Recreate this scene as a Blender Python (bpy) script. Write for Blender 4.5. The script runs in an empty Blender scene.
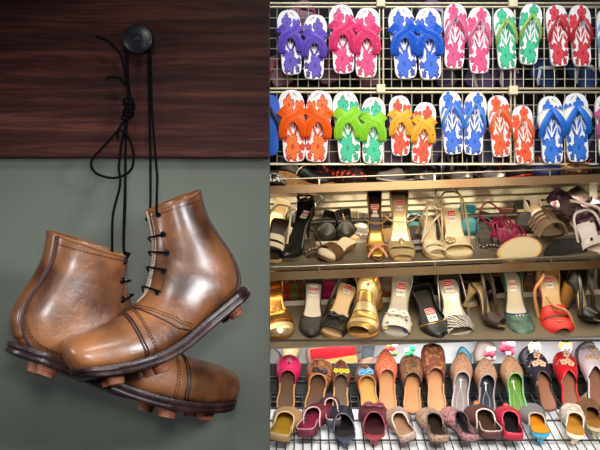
import bpy, bmesh, math, random
from mathutils import Vector as V, Matrix
random.seed(7)
SC = bpy.context.scene
COL = SC.collection
PI = math.pi
F = 810.0          # focal length in pixels of a 600 x 450 frame
ZC = 1.13          # camera height

def PT(px, py, d):
    return V(((px-300)/F*d, d, ZC-(py-225)/F*d))
def lin(c):
    c /= 255.0
    return c/12.92 if c <= .04045 else ((c+.055)/1.055)**2.4
def rgb(c):
    return (lin(c[0]), lin(c[1]), lin(c[2]), 1)
def lerp(a, b, t): return a+(b-a)*t
def sm(t):
    t = min(max(t, 0), 1); return t*t*(3-2*t)
def interp(tab, x):
    if x <= tab[0][0]: return tab[0][1]
    for (a, u), (b, w) in zip(tab, tab[1:]):
        if x <= b: return lerp(u, w, (x-a)/(b-a) if b > a else 0)
    return tab[-1][1]
def cat(p0, p1, p2, p3, f):
    return .5*(2*p1+(p2-p0)*f+(2*p0-5*p1+4*p2-p3)*f*f+(3*p1-p0-3*p2+p3)*f**3)
def spline(pts, n, closed=False):
    pts = [V(p) for p in pts]; m = len(pts); out = []
    for i in range(n):
        t = i/n*m if closed else i/(n-1)*(m-1)
        k = int(t) if closed else min(int(t), m-2)
        f = t-k
        g = (lambda j: pts[j % m]) if closed else (lambda j: pts[min(max(j, 0), m-1)])
        out.append(cat(g(k-1), g(k), g(k+1), g(k+2), f))
    return out

# ---------------------------------------------------------------- materials
MATS = {}
def mat(c, rough=.5, metal=0.0, pat=None, bump=0.0, bscale=200, coat=0.0, name=None, alpha=1.0, trans=0.0):
    key = (tuple(c), rough, metal, pat, bump, bscale, coat, trans)
    if key in MATS: return MATS[key]
    if pat and pat[0] == 'dots':            # small spots of the second colour on the first
        pat = ('dots', tuple(c), pat[2], pat[3], pat[4]); c = key[3][1]
    m = bpy.data.materials.new(name or 'surface'); m.use_nodes = True
    nt = m.node_tree; N = nt.nodes; Lk = nt.links
    b = N['Principled BSDF']
    b.inputs['Base Color'].default_value = rgb(c)
    b.inputs['Roughness'].default_value = rough
    b.inputs['Metallic'].default_value = metal
    b.inputs['Coat Weight'].default_value = coat
    b.inputs['Coat Roughness'].default_value = .24
    b.inputs['Transmission Weight'].default_value = trans
    tc = N.new('ShaderNodeTexCoord')
    if pat:
        kind, c2, sc, lo, hi = pat
        mp = N.new('ShaderNodeMapping'); Lk.new(tc.outputs['Object'], mp.inputs['Vector'])
        ramp = N.new('ShaderNodeValToRGB')
        ramp.color_ramp.elements[0].position = lo; ramp.color_ramp.elements[0].color = rgb(c)
        ramp.color_ramp.elements[1].position = hi; ramp.color_ramp.elements[1].color = rgb(c2)
        if kind == 'noise':
            t = N.new('ShaderNodeTexNoise'); t.inputs['Scale'].default_value = sc; t.inputs['Detail'].default_value = 6
            Lk.new(mp.outputs[0], t.inputs['Vector']); Lk.new(t.outputs['Fac'], ramp.inputs[0])
        elif kind in ('spots', 'dots'):
            t = N.new('ShaderNodeTexVoronoi'); t.inputs['Scale'].default_value = sc
            Lk.new(mp.outputs[0], t.inputs['Vector']); Lk.new(t.outputs['Distance'], ramp.inputs[0])
        elif kind == 'cells':
            t = N.new('ShaderNodeTexVoronoi'); t.inputs['Scale'].default_value = sc; t.feature = 'DISTANCE_TO_EDGE'
            Lk.new(mp.outputs[0], t.inputs['Vector']); Lk.new(t.outputs['Distance'], ramp.inputs[0])
        elif kind == 'stripes':
            t = N.new('ShaderNodeTexWave'); t.inputs['Scale'].default_value = sc; t.inputs['Distortion'].default_value = 6
            t.bands_direction = 'DIAGONAL'
            Lk.new(mp.outputs[0], t.inputs['Vector']); Lk.new(t.outputs['Fac'], ramp.inputs[0])
        elif kind == 'grain':
            mp.inputs['Scale'].default_value = (1.5, 8, 30)
            t = N.new('ShaderNodeTexNoise'); t.inputs['Scale'].default_value = sc; t.inputs['Detail'].default_value = 12
            t.inputs['Roughness'].default_value = .72; t.inputs['Distortion'].default_value = .5
            Lk.new(mp.outputs[0], t.inputs['Vector']); Lk.new(t.outputs['Fac'], ramp.inputs[0])
        Lk.new(ramp.outputs[0], b.inputs['Base Color'])
    if bump:
        t2 = N.new('ShaderNodeTexNoise'); t2.inputs['Scale'].default_value = bscale; t2.inputs['Detail'].default_value = 5
        Lk.new(tc.outputs['Object'], t2.inputs['Vector'])
        bp = N.new('ShaderNodeBump'); bp.inputs['Strength'].default_value = bump; bp.inputs['Distance'].default_value = .002
        Lk.new(t2.outputs['Fac'], bp.inputs['Height']); Lk.new(bp.outputs[0], b.inputs['Normal'])
    MATS[key] = m
    return m

# ---------------------------------------------------------------- meshes
class MB:
    def __init__(s): s.v = []; s.f = []; s.m = []
    def add(s, vs, fs, mi=0):
        o = len(s.v); s.v += [tuple(p) for p in vs]
        for k, f in enumerate(fs):
            s.f.append([i+o for i in f]); s.m.append(mi if isinstance(mi, int) else mi[k])
        return s
    def grid(s, rows, mi=0, wrap=False, capa=False, capb=False):
        nr, nc = len(rows), len(rows[0]); fs = []
        for i in range(nr-1):
            for j in range(nc if wrap else nc-1):
                k = (j+1) % nc
                fs.append((i*nc+j, i*nc+k, (i+1)*nc+k, (i+1)*nc+j))
        vs = [p for r in rows for p in r]
        if isinstance(mi, int):
            mm = [mi]*len(fs)
        else: mm = list(mi)
        if capa: fs.append(tuple(range(nc))[::-1]); mm.append(mm[0])
        if capb: fs.append(tuple((nr-1)*nc+j for j in range(nc))); mm.append(mm[0])
        return s.add(vs, fs, mm)
    def box(s, c, d, mi=0, R=None):
        c = V(c); d = V(d)/2
        vs = [V((x*d.x, y*d.y, z*d.z)) for x in (-1, 1) for y in (-1, 1) for z in (-1, 1)]
        if R is not None: vs = [R @ p for p in vs]
        return s.add([p+c for p in vs], [(0, 1, 3, 2), (4, 6, 7, 5), (0, 4, 5, 1), (2, 3, 7, 6), (0, 2, 6, 4), (1, 5, 7, 3)], mi)
    def tube(s, pts, r, n=8, mi=0, closed=False, flat=1.0, up=None):
        pts = [V(p) for p in pts]; m = len(pts); rows = []
        nrm = None
        for i, p in enumerate(pts):
            a = pts[i-1] if (i > 0 or closed) else p
            b = pts[(i+1) % m] if (i < m-1 or closed) else p
            t = (b-a).normalized()
            if up is not None: q = V(up)-t*t.dot(V(up))
            elif nrm is None: q = t.orthogonal()
            else: q = nrm-t*t.dot(nrm)
            if q.length < 1e-6: q = t.orthogonal()
            nrm = q.normalized(); bi = t.cross(nrm)
            rr = r[i] if isinstance(r, (list, tuple)) else r
            rows.append([p+(nrm*math.cos(x)*flat+bi*math.sin(x))*rr for x in [2*PI*k/n for k in range(n)]])
        if closed: rows.append(rows[0]); return s.grid(rows, mi, wrap=True)
        return s.grid(rows, mi, wrap=True, capa=True, capb=True)
    def lathe(s, prof, n=24, mi=0, M=None):
        rows = [[V((r*math.cos(2*PI*k/n), r*math.sin(2*PI*k/n), z)) for k in range(n)] for r, z in prof]
        if M is not None: rows = [[M @ p for p in r] for r in rows]
        return s.grid(rows, mi, wrap=True, capa=True, capb=True)
    def ball(s, c, r, n=10, mi=0):
        r = V((r, r, r)) if not isinstance(r, (tuple, list, V)) else V(r)
        rows = [[V(c)+V((r.x*math.sin(a)*math.cos(b), r.y*math.sin(a)*math.sin(b), r.z*math.cos(a)))
                 for b in [2*PI*k/n for k in range(n)]] for a in [PI*(i+.02)/(n+.04) for i in range(n+1)]]
        return s.grid(rows, mi, wrap=True)
    def mesh(s, name, mats, smooth=True, merge=0.0, normals=True):
        me = bpy.data.meshes.new(name)
        bm = bmesh.new()
        vs = [bm.verts.new(p) for p in s.v]
        for f, mi in zip(s.f, s.m):
            try:
                fa = bm.faces.new([vs[i] for i in f]); fa.material_index = mi; fa.smooth = smooth
            except ValueError: pass
        if merge: bmesh.ops.remove_doubles(bm, verts=bm.verts, dist=merge)
        if normals: bmesh.ops.recalc_face_normals(bm, faces=bm.faces)
        bm.to_mesh(me); bm.free()
        for m in (mats if isinstance(mats, (list, tuple)) else [mats]): me.materials.append(m)
        if smooth: me.set_sharp_from_angle(angle=math.radians(42))
        return me
    def build(s, name, mats, parent=None, solid=0.0, off=0.0, **k):
        o = bpy.data.objects.new(name, s.mesh(name, mats, **k)); COL.objects.link(o)
        if parent is not None: o.parent = parent
        if solid:
            md = o.modifiers.new('thickness', 'SOLIDIFY'); md.thickness = solid; md.offset = off
        return o
def tag(o, label=None, category=None, group=None, kind=None):
    if label: o['label'] = label
    if category: o['category'] = category
    if group: o['group'] = group
    if kind: o['kind'] = kind
    return o
def thing(name, label, category, group=None, M=None):
    o = bpy.data.objects.new(name, None); COL.objects.link(o); o.empty_display_size = .05
    if M is not None: o.matrix_world = M
    return tag(o, label, category, group)
def dup(root, label, group=None, M=None):
    r = root.copy(); COL.objects.link(r)
    if M is not None: r.matrix_world = M
    r['label'] = label
    if group: r['group'] = group
    for ch in list(root.children):
        c = ch.copy(); COL.objects.link(c); c.parent = r
        for g in list(ch.children):
            d = g.copy(); COL.objects.link(d); d.parent = c
    return r
def frame(o, ydir, zdir, mirror=False):
    y = V(ydir).normalized(); z = V(zdir); z = (z-y*z.dot(y)).normalized(); x = y.cross(z)
    return Matrix(((x.x, y.x, z.x, o[0]), (x.y, y.y, z.y, o[1]), (x.z, y.z, z.z, o[2]), (0, 0, 0, 1)))

# ================================================================ SETTING
def struct(name, mb, m, **k):
    return tag(mb.build(name, m, smooth=False, **k), kind='structure')
WD = 1.25                                   # distance of the painted wall
XE = (269.5-300)/F*WD                       # its right-hand edge
struct('floor', MB().box((0, 2, -.02), (6, 7, .04)), mat((96, 92, 88), .7))
struct('wall_left', MB().box(((XE-2.2)/2, WD+.012, 1.3), (2.2+XE, .024, 2.6)), mat((112, 116, 105), .6, pat=('noise', (120, 124, 112), 1.6, .3, .7), bump=.12, bscale=60))
struct('wall_back', MB().box((1.1, 3.72, 1.3), (4.4, .04, 2.6)), mat((30, 28, 30), .8))

# wooden board with the knob
bt = PT(0, 157.5, WD-.024).z
def board():
    mb = MB(); z0, z1 = bt, bt+.36
    x0, x1 = -2.2, XE
    r = .0022; y0, y1 = WD-.024, WD-.0005
    prof = [(y1, z0), (y0+r, z0), (y0+r*.3, z0+r*.3), (y0, z0+r), (y0, z1-r), (y0+r, z1), (y1, z1)]
    rows = [[V((x, y, z)) for y, z in prof] for x in (x0, x1)]
    mb.grid(rows, wrap=True, capa=True, capb=True)
    m = mat((22, 12, 13), .55, pat=('grain', (132, 78, 62), 2.4, .30, .76), bump=.6, bscale=90, coat=.05, name='stained_wood')
    # stretch the bump along the plank and add long streaks
    nt = m.node_tree
    bn = [n for n in nt.nodes if n.type == 'BUMP'][0]; tx = bn.inputs['Height'].links[0].from_node
    mp = nt.nodes.new('ShaderNodeMapping'); mp.inputs['Scale'].default_value = (.12, 1, 1)
    tc = [n for n in nt.nodes if n.type == 'TEX_COORD'][0]
    nt.links.new(tc.outputs['Object'], mp.inputs[0]); nt.links.new(mp.outputs[0], tx.inputs['Vector'])
    rp = [n for n in nt.nodes if n.type == 'VALTORGB'][0]
    e = rp.color_ramp.elements.new(.5); e.color = rgb((72, 36, 32)); m.node_tree.nodes['Principled BSDF'].inputs['Specular IOR Level'].default_value = .22
    o = mb.build('wooden_board', m, smooth=False)
    tag(o, 'dark stained wooden board fixed across the top of the painted wall', 'board')
board()
kp = PT(138, 39, WD-.05)
def knob():
    t = thing('coat_knob', 'round black knob on the wooden board, bootlaces looped over it', 'knob', M=Matrix.Translation((kp.x, WD-.024, kp.z)) @ Matrix.Rotation(PI/2, 4, 'X'))
    m = mat((20, 19, 24), .38, pat=('noise', (46, 45, 58), 60, .35, .8), bump=.15, coat=.2)
    R = .0235
    MB().lathe([(.002, .030), (.0060, .0302), (.0062, .0318), (.016, .0312), (R*.92, .0285), (R, .0235), (R*.97, .018), (R*.8, .0145), (.012, .0135)], 40).build('knob_head', m, t)
    MB().lathe([(.013, -.0005), (.013, .003), (.010, .006), (.010, .0145)], 24).build('neck', m, t)
    MB().lathe([(.0001, .0318), (.0045, .0316), (.0055, .0303)], 16).build('screw_head', mat((66, 64, 72), .4, .6), t)
knob()

# ================================================================ BOOTS
SEC = [((.289,.022),(.289,.008),.012,.5,2,2), ((.288,.038),(.286,0),.027,.6,2,3), ((.279,.054),(.276,0),.040,.65,2,3.5),
((.257,.066),(.252,0),.047,.68,2,4), ((.230,.073),(.225,0),.052,.7,2,4), ((.202,.078),(.196,0),.053,.7,2,4),
((.174,.086),(.165,0),.049,.68,2,4), ((.150,.096),(.130,0),.043,.64,2,3.6), ((.136,.110),(.095,0),.038,.6,2,3.2),
((.126,.122),(.060,0),.037,.58,2,3), ((.120,.131),(.030,0),.037,.56,2,3), ((.115,.139),(.010,.006),.036,.54,2,2.6),
((.111,.147),(-.004,.030),.036,.52,2,2.3), ((.108,.155),(-.005,.060),.036,.5,2,2.2), ((.105,.165),(.002,.095),.036,.5,2,2.2),
((.103,.176),(.008,.130),.037,.5,2,2.2), ((.102,.188),(.008,.158),.039,.5,2,2.2), ((.101,.197),(.006,.178),.041,.5,2,2.2)]
STAB = [[*a, *b, *r] for a, b, *r in SEC]
def S0(u, v, off=0.0):
    n = len(STAB)-1; u = min(max(u, 0), 1)*n; i = min(int(u), n-1); f = u-i
    g = lambda k: STAB[min(max(k, 0), n)]
    fx, fz, bx, bz, w, tm, n1, n2 = [cat(g(i-1)[k], g(i)[k], g(i+1)[k], g(i+2)[k], f) for k in range(8)]
    sg = 1 if v <= .5 else -1
    th = (v*2 if v <= .5 else (1-v)*2)*PI
    if th < PI/2:
        c, s = max(math.cos(th), 0)**(2/n1), math.sin(th)**(2/n1); t = tm*(1-c)
    else:
        c, s = abs(math.cos(th))**(2/n2), max(math.sin(th), 0)**(2/n2); t = tm+(1-tm)*c
    dip = SIDE[0]*.010*max((u/n-.80)/.20, 0)*math.sin(2*PI*v)
    return V((fx+(bx-fx)*t, sg*w*s, fz+(bz-fz)*t-dip))
SIDE = [0]
def Soff(u, v, off):
    p = S0(u, v)
    if not off: return p
    e = .004
    a = S0(min(u+e, 1), v)-S0(max(u-e, 0), v); b = S0(u, (v+e) % 1)-S0(u, (v-e) % 1)
    n = a.cross(b)
    if n.length < 1e-12: return p
    n.normalize()
    ctr = (S0(u, 0)+S0(u, .5))/2
    if n.dot(p-ctr) < 0: n = -n
    return p+n*off

def boot(label, fit, k, side, cfgname):
    SIDE[0] = side
    rx, ry, rz, tx, ty, tz, sx, sy, sz, lean, spring, bend = fit
    R = Matrix.Rotation(rz, 4, 'Z') @ Matrix.Rotation(ry, 4, 'Y') @ Matrix.Rotation(rx, 4, 'X')
    M = Matrix.Translation((tx*k, ty*k, tz*k+ZC)) @ R
    def D(p):
        kk = min(max(p.z*sz/.18, 0), 1)**1.5; e = min(max(p.x-.13, 0), 1)
        return V((p.x*sx+lean*kk, p.y*sy+bend*e*e*10, p.z*sz+spring*e*e*10))*k
    P = lambda u, v, off=0: D(Soff(u, v, off))
    t = thing('leather_boot', label, 'boot', 'pair of old leather boots hung by their laces', M)
    leather = mat((70, 37, 20), .40, pat=('noise', (176, 113, 68), 15, .33, .70), bump=.4, bscale=130, coat=.55, name='brown_leather')
    dark = mat((48, 28, 26), .5, bump=.3)
    thread = mat((70, 42, 26), .7)
    lace = mat((8, 8, 10), .8); lace.node_tree.nodes['Principled BSDF'].inputs['Specular IOR Level'].default_value = .12
    # upper
    UT = .33
    def eps(u): return .040*sm((u-UT)/.10)
    rows = []
    nu, nv = 70, 60
    for i in range(nu+1):
        u = i/nu; e = eps(u)
        rows.append([P(u, lerp(e, 1-e, j/nv)) for j in range(nv+1)])
    mb = MB().grid(rows)
    mb.add(rows[0][:-1], [tuple(range(nv))])
    up = mb.build('upper', leather, t, solid=.0028*k, off=-1, merge=.0002)
    # rolled collar edge and facing edges
    mb = MB()
    e = eps(1); mb.tube([P(1, lerp(e, 1-e, j/40)) for j in range(41)], .0016)
    mb.build('collar_binding', mat((150, 100, 62), .6), t)
    mb = MB()
    for s in (0, 1):
        mb.tube([P(u, eps(u) if s == 0 else 1-eps(u), -.0012) for u in [lerp(UT+.04, 1, q/30) for q in range(31)]], .0018)
    mb.build('facing_edge', mat((196, 170, 150), .7), t)
    # tongue
    rows = []
    for i in range(24):
        u = lerp(UT+.0, .985, i/23)
        rows.append([D(lerp(S0(u, .5), S0(u, 0), .94)+(S0(u, a % 1)-S0(u, 0))*.9) for a in [lerp(-.11, .11, j/10) for j in range(11)]])
    MB().grid(rows).build('tongue', mat((58, 36, 26), .6, bump=.2), t, solid=.003, off=0)
    # seams
    mb = MB()
    capu = lambda v: .285+.020*math.cos(2*PI*v)
    for o in (0, .008):
        mb.tube([P(capu(v)+o, v, .0006) for v in [lerp(-.40, .40, q/60) % 1 for q in range(61)]], .0011)
    mb.build('toe_cap_seam', dark, t)
    def dashes(path, r=.00065, step=.0042):
        m2 = MB(); acc = 0; last = path[0]; start = None
        for a, b in zip(path, path[1:]):
            acc += (b-a).length
            if start is None: start = a
            if acc >= step*k:
                q = start+(b-start)*.62
                if (q-start).length > 1e-5: m2.tube([start, q], r*k, 5)
                start = b; acc = 0
        return m2
    mb = MB()
    def st(fn, n=260):
        dashes([fn(q/n) for q in range(n+1)]).build('stitching', thread, t)
    for sgn in (0, 1):
        vv = (lambda v: v) if sgn == 0 else (lambda v: 1-v)
        for o in (.004, .010):
            st(lambda q: P(.31+o+.02*math.cos(2*PI*q*.4), vv(q*.40), .0008))           # toe cap rows
        for o in (0, .008):
            st(lambda q: P(lerp(.345, .43, sm(q))+o, vv(lerp(.03, .36, q)), .0008))      # vamp edge
        st(lambda q: P(lerp(.86, .52, q), vv(.455-.085*q), .0008))                 # heel counter
        st(lambda q: P(lerp(.86, .52, q), vv(.445-.085*q), .0008))
        st(lambda q: P(lerp(.44, .99, q), vv(.058+.075*(1-q)**1.5+.012*math.sin(q*PI)), .0008))    # facing
        st(lambda q: P(lerp(.47, .99, q), vv(.047), .0008))
    st(lambda q: P(.955, lerp(.06, .94, q), .0008), 500)
    mb = MB()
    for v0 in (.425, .575):
        mb.tube([P(u, v0, .0012) for u in [lerp(.62, .99, q/40) for q in range(41)]], .0021*k)
    mb.build('back_seam', mat((64, 44, 44), .5), t)
    rows = [[P(u, v, .0016) for v in [lerp(.43, .57, j/8) for j in range(9)]] for u in [lerp(.66, 1.0, q/24) for q in range(25)]]
    MB().grid(rows).build('backstay', leather, t, solid=.0015, off=0)
    mb = MB()
    for sgn in (0, 1):
        mb.tube([P(lerp(.345, .43, sm(q/40))-.004, (lerp(.03, .42, q/40) if sgn == 0 else 1-lerp(.03, .42, q/40)), .0004) for q in range(41)], .0010)
    mb.build('vamp_seam', dark, t)
    # sole: welt, outsole and studs
    half = []
    for q in range(50):
        u = q/49*.60
        pb = S0(u, .5); wmax = max(abs(S0(u, v).y) for v in (.25, .3, .35, .4, .43))
        half.append((pb.x, wmax*(1.0 if q else 1)))
    hl = [(.296, .0), (.293, .015)]+[(x+.002, y+.002) for x, y in half if .02 < x < .286]+[(.020, .034), (.009, .027), (.003, .016), (.001, 0)]
    o2 = [V((x, y, 0)) for x, y in hl]+[V((x, -y, 0)) for x, y in hl[1:-1][::-1]]
    o2 = spline(o2, 120, True)
    cx = .15
    def ring(z, s): return [D(V(((p.x-cx)*s+cx, p.y*s, z))) for p in o2]
    mb = MB().grid([ring(.004, .9), ring(.0045, .985), ring(.002, 1.0), ring(-.003, 1.0), ring(-.0045, .985), ring(-.006, .98), ring(-.0075, 1.0), ring(-.012, .995), ring(-.014, .97)], wrap=True, capa=True, capb=True)
    mb.build('outsole', mat((46, 26, 28), .42, pat=('noise', (86, 58, 52), 45, .45, .8), bump=.4, coat=.2), t)
    stud = mat((150, 86, 62), .5, pat=('noise', (190, 126, 96), 60, .4, .8), bump=.3)
    for x, y in ((.250, .020), (.250, -.020), (.192, .034), (.192, -.034), (.045, .020), (.045, -.020)):
        mb = MB(); e = max(x-.13, 0); ang = -math.atan(2*spring*e*10/ sx)
        T = Matrix.Translation(D(V((x, y, -.012)))) @ Matrix.Rotation(ang, 4, 'Y')
        z = 0
        prof = [(.0125, .002), (.0125, -.004), (.0122, -.0045), (.0118, -.005), (.0121, -.0055), (.0117, -.009), (.0113, -.0095), (.0116, -.010), (.0110, -.0145), (.0095, -.0155)]
        mb.lathe([(r*k, z*k*.85) for r, z in prof], 20, M=T).build('stud', stud, t)
    # eyelets and lacing
    eu = [.95, .80, .66, .53, .43]
    black = mat((22, 20, 22), .35, .3)
    eye = {}
    for sgn in (0, 1):
        for i, u in enumerate(eu):
            v = .098+.018*(1-(u-.45)/.5) ; v = v if sgn == 0 else 1-v
            p = P(u, v, .001); nn = (P(u, v, .006)-p).normalized(); eye[sgn, i] = (p, nn)
            q = nn.orthogonal().normalized(); b2 = nn.cross(q)
            mb = MB().tube([p+(q*math.cos(a)+b2*math.sin(a))*.0034*k for a in [2*PI*j/18 for j in range(18)]], .0013*k, 8, closed=True)
            mb.add([p+(q*math.cos(2*PI*j/12)+b2*math.sin(2*PI*j/12))*.003*k+nn*.0003 for j in range(12)], [tuple(range(12))])
            mb.build('eyelet', black, t)
    for i in range(1 if cfgname == 'front' else 1, len(eu)):
        a, na = eye[0, i]; b, nb = eye[1, i]
        mid = P(eu[i], 0, .007)
        pts = spline([a-na*.004, a+na*.004, lerp(a, mid, .55)+na*.003, mid, lerp(b, mid, .55)+nb*.003, b+nb*.004, b-nb*.004], 24)
        MB().tube(pts, .0016*k).build('lace', lace, t)
    for o in t.children: pass
    bpy.context.view_layer.update()
    return t, {kk: (M @ p[0], (M.to_3x3() @ p[1])) for kk, p in eye.items()}, (lambda u, v, off=0: M @ P(u, v, off))

FITA = [0.2892, 0.5937, 3.7397, -0.0863, 1.2503, -0.0974, 0.9615, 1.0499, 0.9157, -0.0485, 0.2419, 0.0586]
FITB = [-0.0694, 0.454, 0.5809, -0.3541, 0.9834, -0.1427, 1.1413, 0.9742, 0.8085, -0.0259, 0.154, 0.0762]
bA, eyA, PA = boot('brown leather boot hanging in front, laced, its toe cap towards the viewer', FITA, .90, 1, 'front')
bB, eyB, PB = boot('brown leather boot hanging behind, heel to the left and toe lower right', FITB, 1.03, -1, 'behind')

def laces():
    t = thing('bootlace', 'thin black bootlaces knotted together and hung from the knob', 'laces')
    m = mat((8, 8, 10), .8); m.node_tree.nodes['Principled BSDF'].inputs['Specular IOR Level'].default_value = .12
    dk = WD-.052          # depth of the laces over the knob
    def strand(name, pts, r=.0018):
        MB().tube(spline(pts, 14*len(pts)), r).build(name, m, t)
    pA, nA = eyA[0, 0]; pA2, nA2 = eyA[1, 0]
    pB, nB = eyB[1, 0]; pB2, nB2 = eyB[0, 0]
    kr = [PT(149, 55, dk+.006), PT(148.5, 62, dk+.002)]
    # right pair down to the front boot
    strand('strand', [PT(139, 24.5, dk+.012), PT(146, 31, dk+.012), *kr, PT(149.5, 110, dk), PT(150.5, 170, dk-.02), lerp(PT(150.5, 215, dk-.05), pA2, .3), pA2+nA2*.004, pA2-nA2*.003])
    strand('strand', [PT(139, 24.8, dk+.009), PT(147, 32, dk+.009), PT(150.5, 56, dk+.004), PT(152, 110, dk-.003), PT(156.5, 168, dk-.03), pA+V((-.0005, -.004, .05)), pA+nA*.005+V((0, 0, .006)), pA-nA*.003])
    # left pair: over the knob, through the knot, down to the rear boot
    strand('strand', [PT(138, 24.5, dk+.012), PT(129, 32, dk+.01), PT(127.5, 55, dk+.004), PT(128, 80, dk), PT(129.5, 105, dk-.002), PT(126, 135, dk-.008), PT(125.3, 200, dk-.04), PT(124, 250, dk-.1), pB+nB*.005+V((.0005, 0, .012)), pB-nB*.003])
    strand('strand', [PT(137.5, 24.8, dk+.009), PT(128, 33, dk+.007), PT(126, 55, dk+.002), PT(128.5, 85, dk-.003), PT(130.5, 106, dk-.004), PT(123, 135, dk-.01), PT(119, 165, dk-.02), PT(120, 185, dk-.03), PT(113, 215, dk-.05), lerp(PT(111, 235, dk-.08), pB2, .5), pB2-nB2*.002])
    strand('strand', [PT(130, 108, dk-.005), PT(124.5, 122, dk-.006), PT(125.6, 150, dk-.01), PT(124.5, 190, dk-.035), PT(123.2, 245, dk-.1), pB+nB*.004+V((-.0012, 0, .012)), pB-nB*.002], .0013)
    # knot
    mb = MB()
    random.seed(3)
    for q in range(5):
        cx, cy = 129.3+random.uniform(-1, 1), 101+q*4
        a = []
        tilt = random.uniform(-.5, .5)
        for j in range(16):
            th = 2*PI*j/16
            a.append(PT(cx+5.2*math.cos(th)-(2 if q > 3 else 0), cy+2.6*math.sin(th)+tilt*3*math.cos(th), dk-.004-.006*math.sin(th)))
        mb.tube(a, .0017, 7, closed=True)
    mb.ball(PT(129.5, 109, dk-.004), (.006, .005, .011))
    mb.build('knot', m, t)
    # drooping loop and the two loose ends
    strand('loop', [PT(129, 112, dk-.008), PT(118, 130, dk-.011), PT(104, 146, dk-.013), PT(91.5, 161, dk-.014), PT(96, 173, dk-.014), PT(114, 178, dk-.015), PT(130, 171, dk-.016), PT(133.5, 155, dk-.016), PT(128, 136, dk-.014), PT(119.5, 130, dk-.013), PT(117.5, 136, dk-.013), PT(118.5, 139, dk-.012)], .0019)
    strand('loose_end', [PT(128.5, 96, dk-.004), PT(127, 82, dk-.006), PT(121.5, 57, dk-.008), PT(113, 46, dk-.01), PT(105, 39.5, dk-.012), PT(95.5, 36.5, dk-.014)], .0019)
    strand('loose_end', [PT(129, 98, dk-.004), PT(127, 87, dk-.008), PT(119.5, 78.5, dk-.01), PT(110, 77, dk-.011), PT(105.5, 79.5, dk-.012)], .0017)
laces()

# ================================================================ FLIP-FLOPS ON THE WIRE GRID
FLIP = [(0,0),(.46,.008),(.70,.04),(.82,.12),(.82,.28),(.85,.43),(.95,.60),(1.0,.75),(.93,.88),(.62,.97),(.15,1.0),
        (-.35,.99),(-.72,.93),(-.93,.81),(-.95,.66),(-.86,.48),(-.80,.33),(-.80,.15),(-.68,.04),(-.44,.008)]
def outline(ctrl):
    pts = spline([V((x, y, 0)) for x, y in ctrl], 240, True)
    r = []; l = []
    top = max(range(240), key=lambda i: pts[i].y); bot = min(range(240), key=lambda i: pts[i].y)
    i = bot
    while i != top: r.append((pts[i].y, pts[i].x)); i = (i+1) % 240
    r.append((pts[top].y, pts[top].x)); i = bot
    while i != top: l.append((pts[i].y, pts[i].x)); i = (i-1) % 240
    l.append((pts[top].y, pts[top].x))
    y0, y1 = pts[bot].y, pts[top].y
    fix = lambda a: sorted(((y-y0)/(y1-y0), x) for y, x in a)
    return fix(l), fix(r)
FL, FR = outline(FLIP)
def flower(x, y, R, a0=0.0):
    r = math.hypot(x, y); a = math.atan2(y, x)+a0
    return r < R*(.66+.38*abs(math.cos(2.5*a))**.8) , r < R*.2
GV = [('card', 1)]
def ff_pattern(X, Y, kind):
    """X in -1..1 over the width, Y in 0..1 heel to toe -> 0 white 1 colour 2 dark 3 light"""
    x = X*.44; y = Y*1.28
    for cx, cy, R in ((.05, .27, .25), (.10, 1.10 if kind == 'thong' else 1.02, .185), (-.25, .92, .19)):
        f, c = flower(x-cx, y-cy, R, cx*9)
        if f:
            rr = math.hypot(x-cx, y-cy); a = math.atan2(y-cy, x-cx)+cx*9
            edge = rr > R*(.66+.38*abs(math.cos(2.5*a))**.8)-.03
            if c: return 2
            return 2 if edge else 1
    for cx, cy, R in ((-.20, .10, .085), (.20, .09, .09), (.0, .045, .06), (-.27, .26, .08), (.29, .42, .07), (-.3, .42, .07)):
        f, c = flower(x-cx, y-cy, R, cx*20)
        if f: return 2 if not c else 1
    if .38 < y < .98:
        leaf = abs(x) < .17*math.sin(PI*min(max((y-.38)/.56, 0), 1))**.6
        if leaf:
            q = math.sin(34*(y-abs(x)*1.4)); return (2 if x < 0 else 1) if q > -.45 and abs(x) > .018 else 0
        if .20 < abs(x) < .40:
            q = math.sin(30*(y+abs(x)*1.2)); return 1 if q > -.35 else 0
    if kind != 'thong' and 1.15 < y < 1.27:
        rr = math.hypot(x, (y-.95)); aa = math.atan2(x, y-.95)
        if .262 < rr < .29 and .14 < abs(aa) < .95 and math.sin(aa*46) > -.5: return 4
    return 0
FFC = {}
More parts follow.
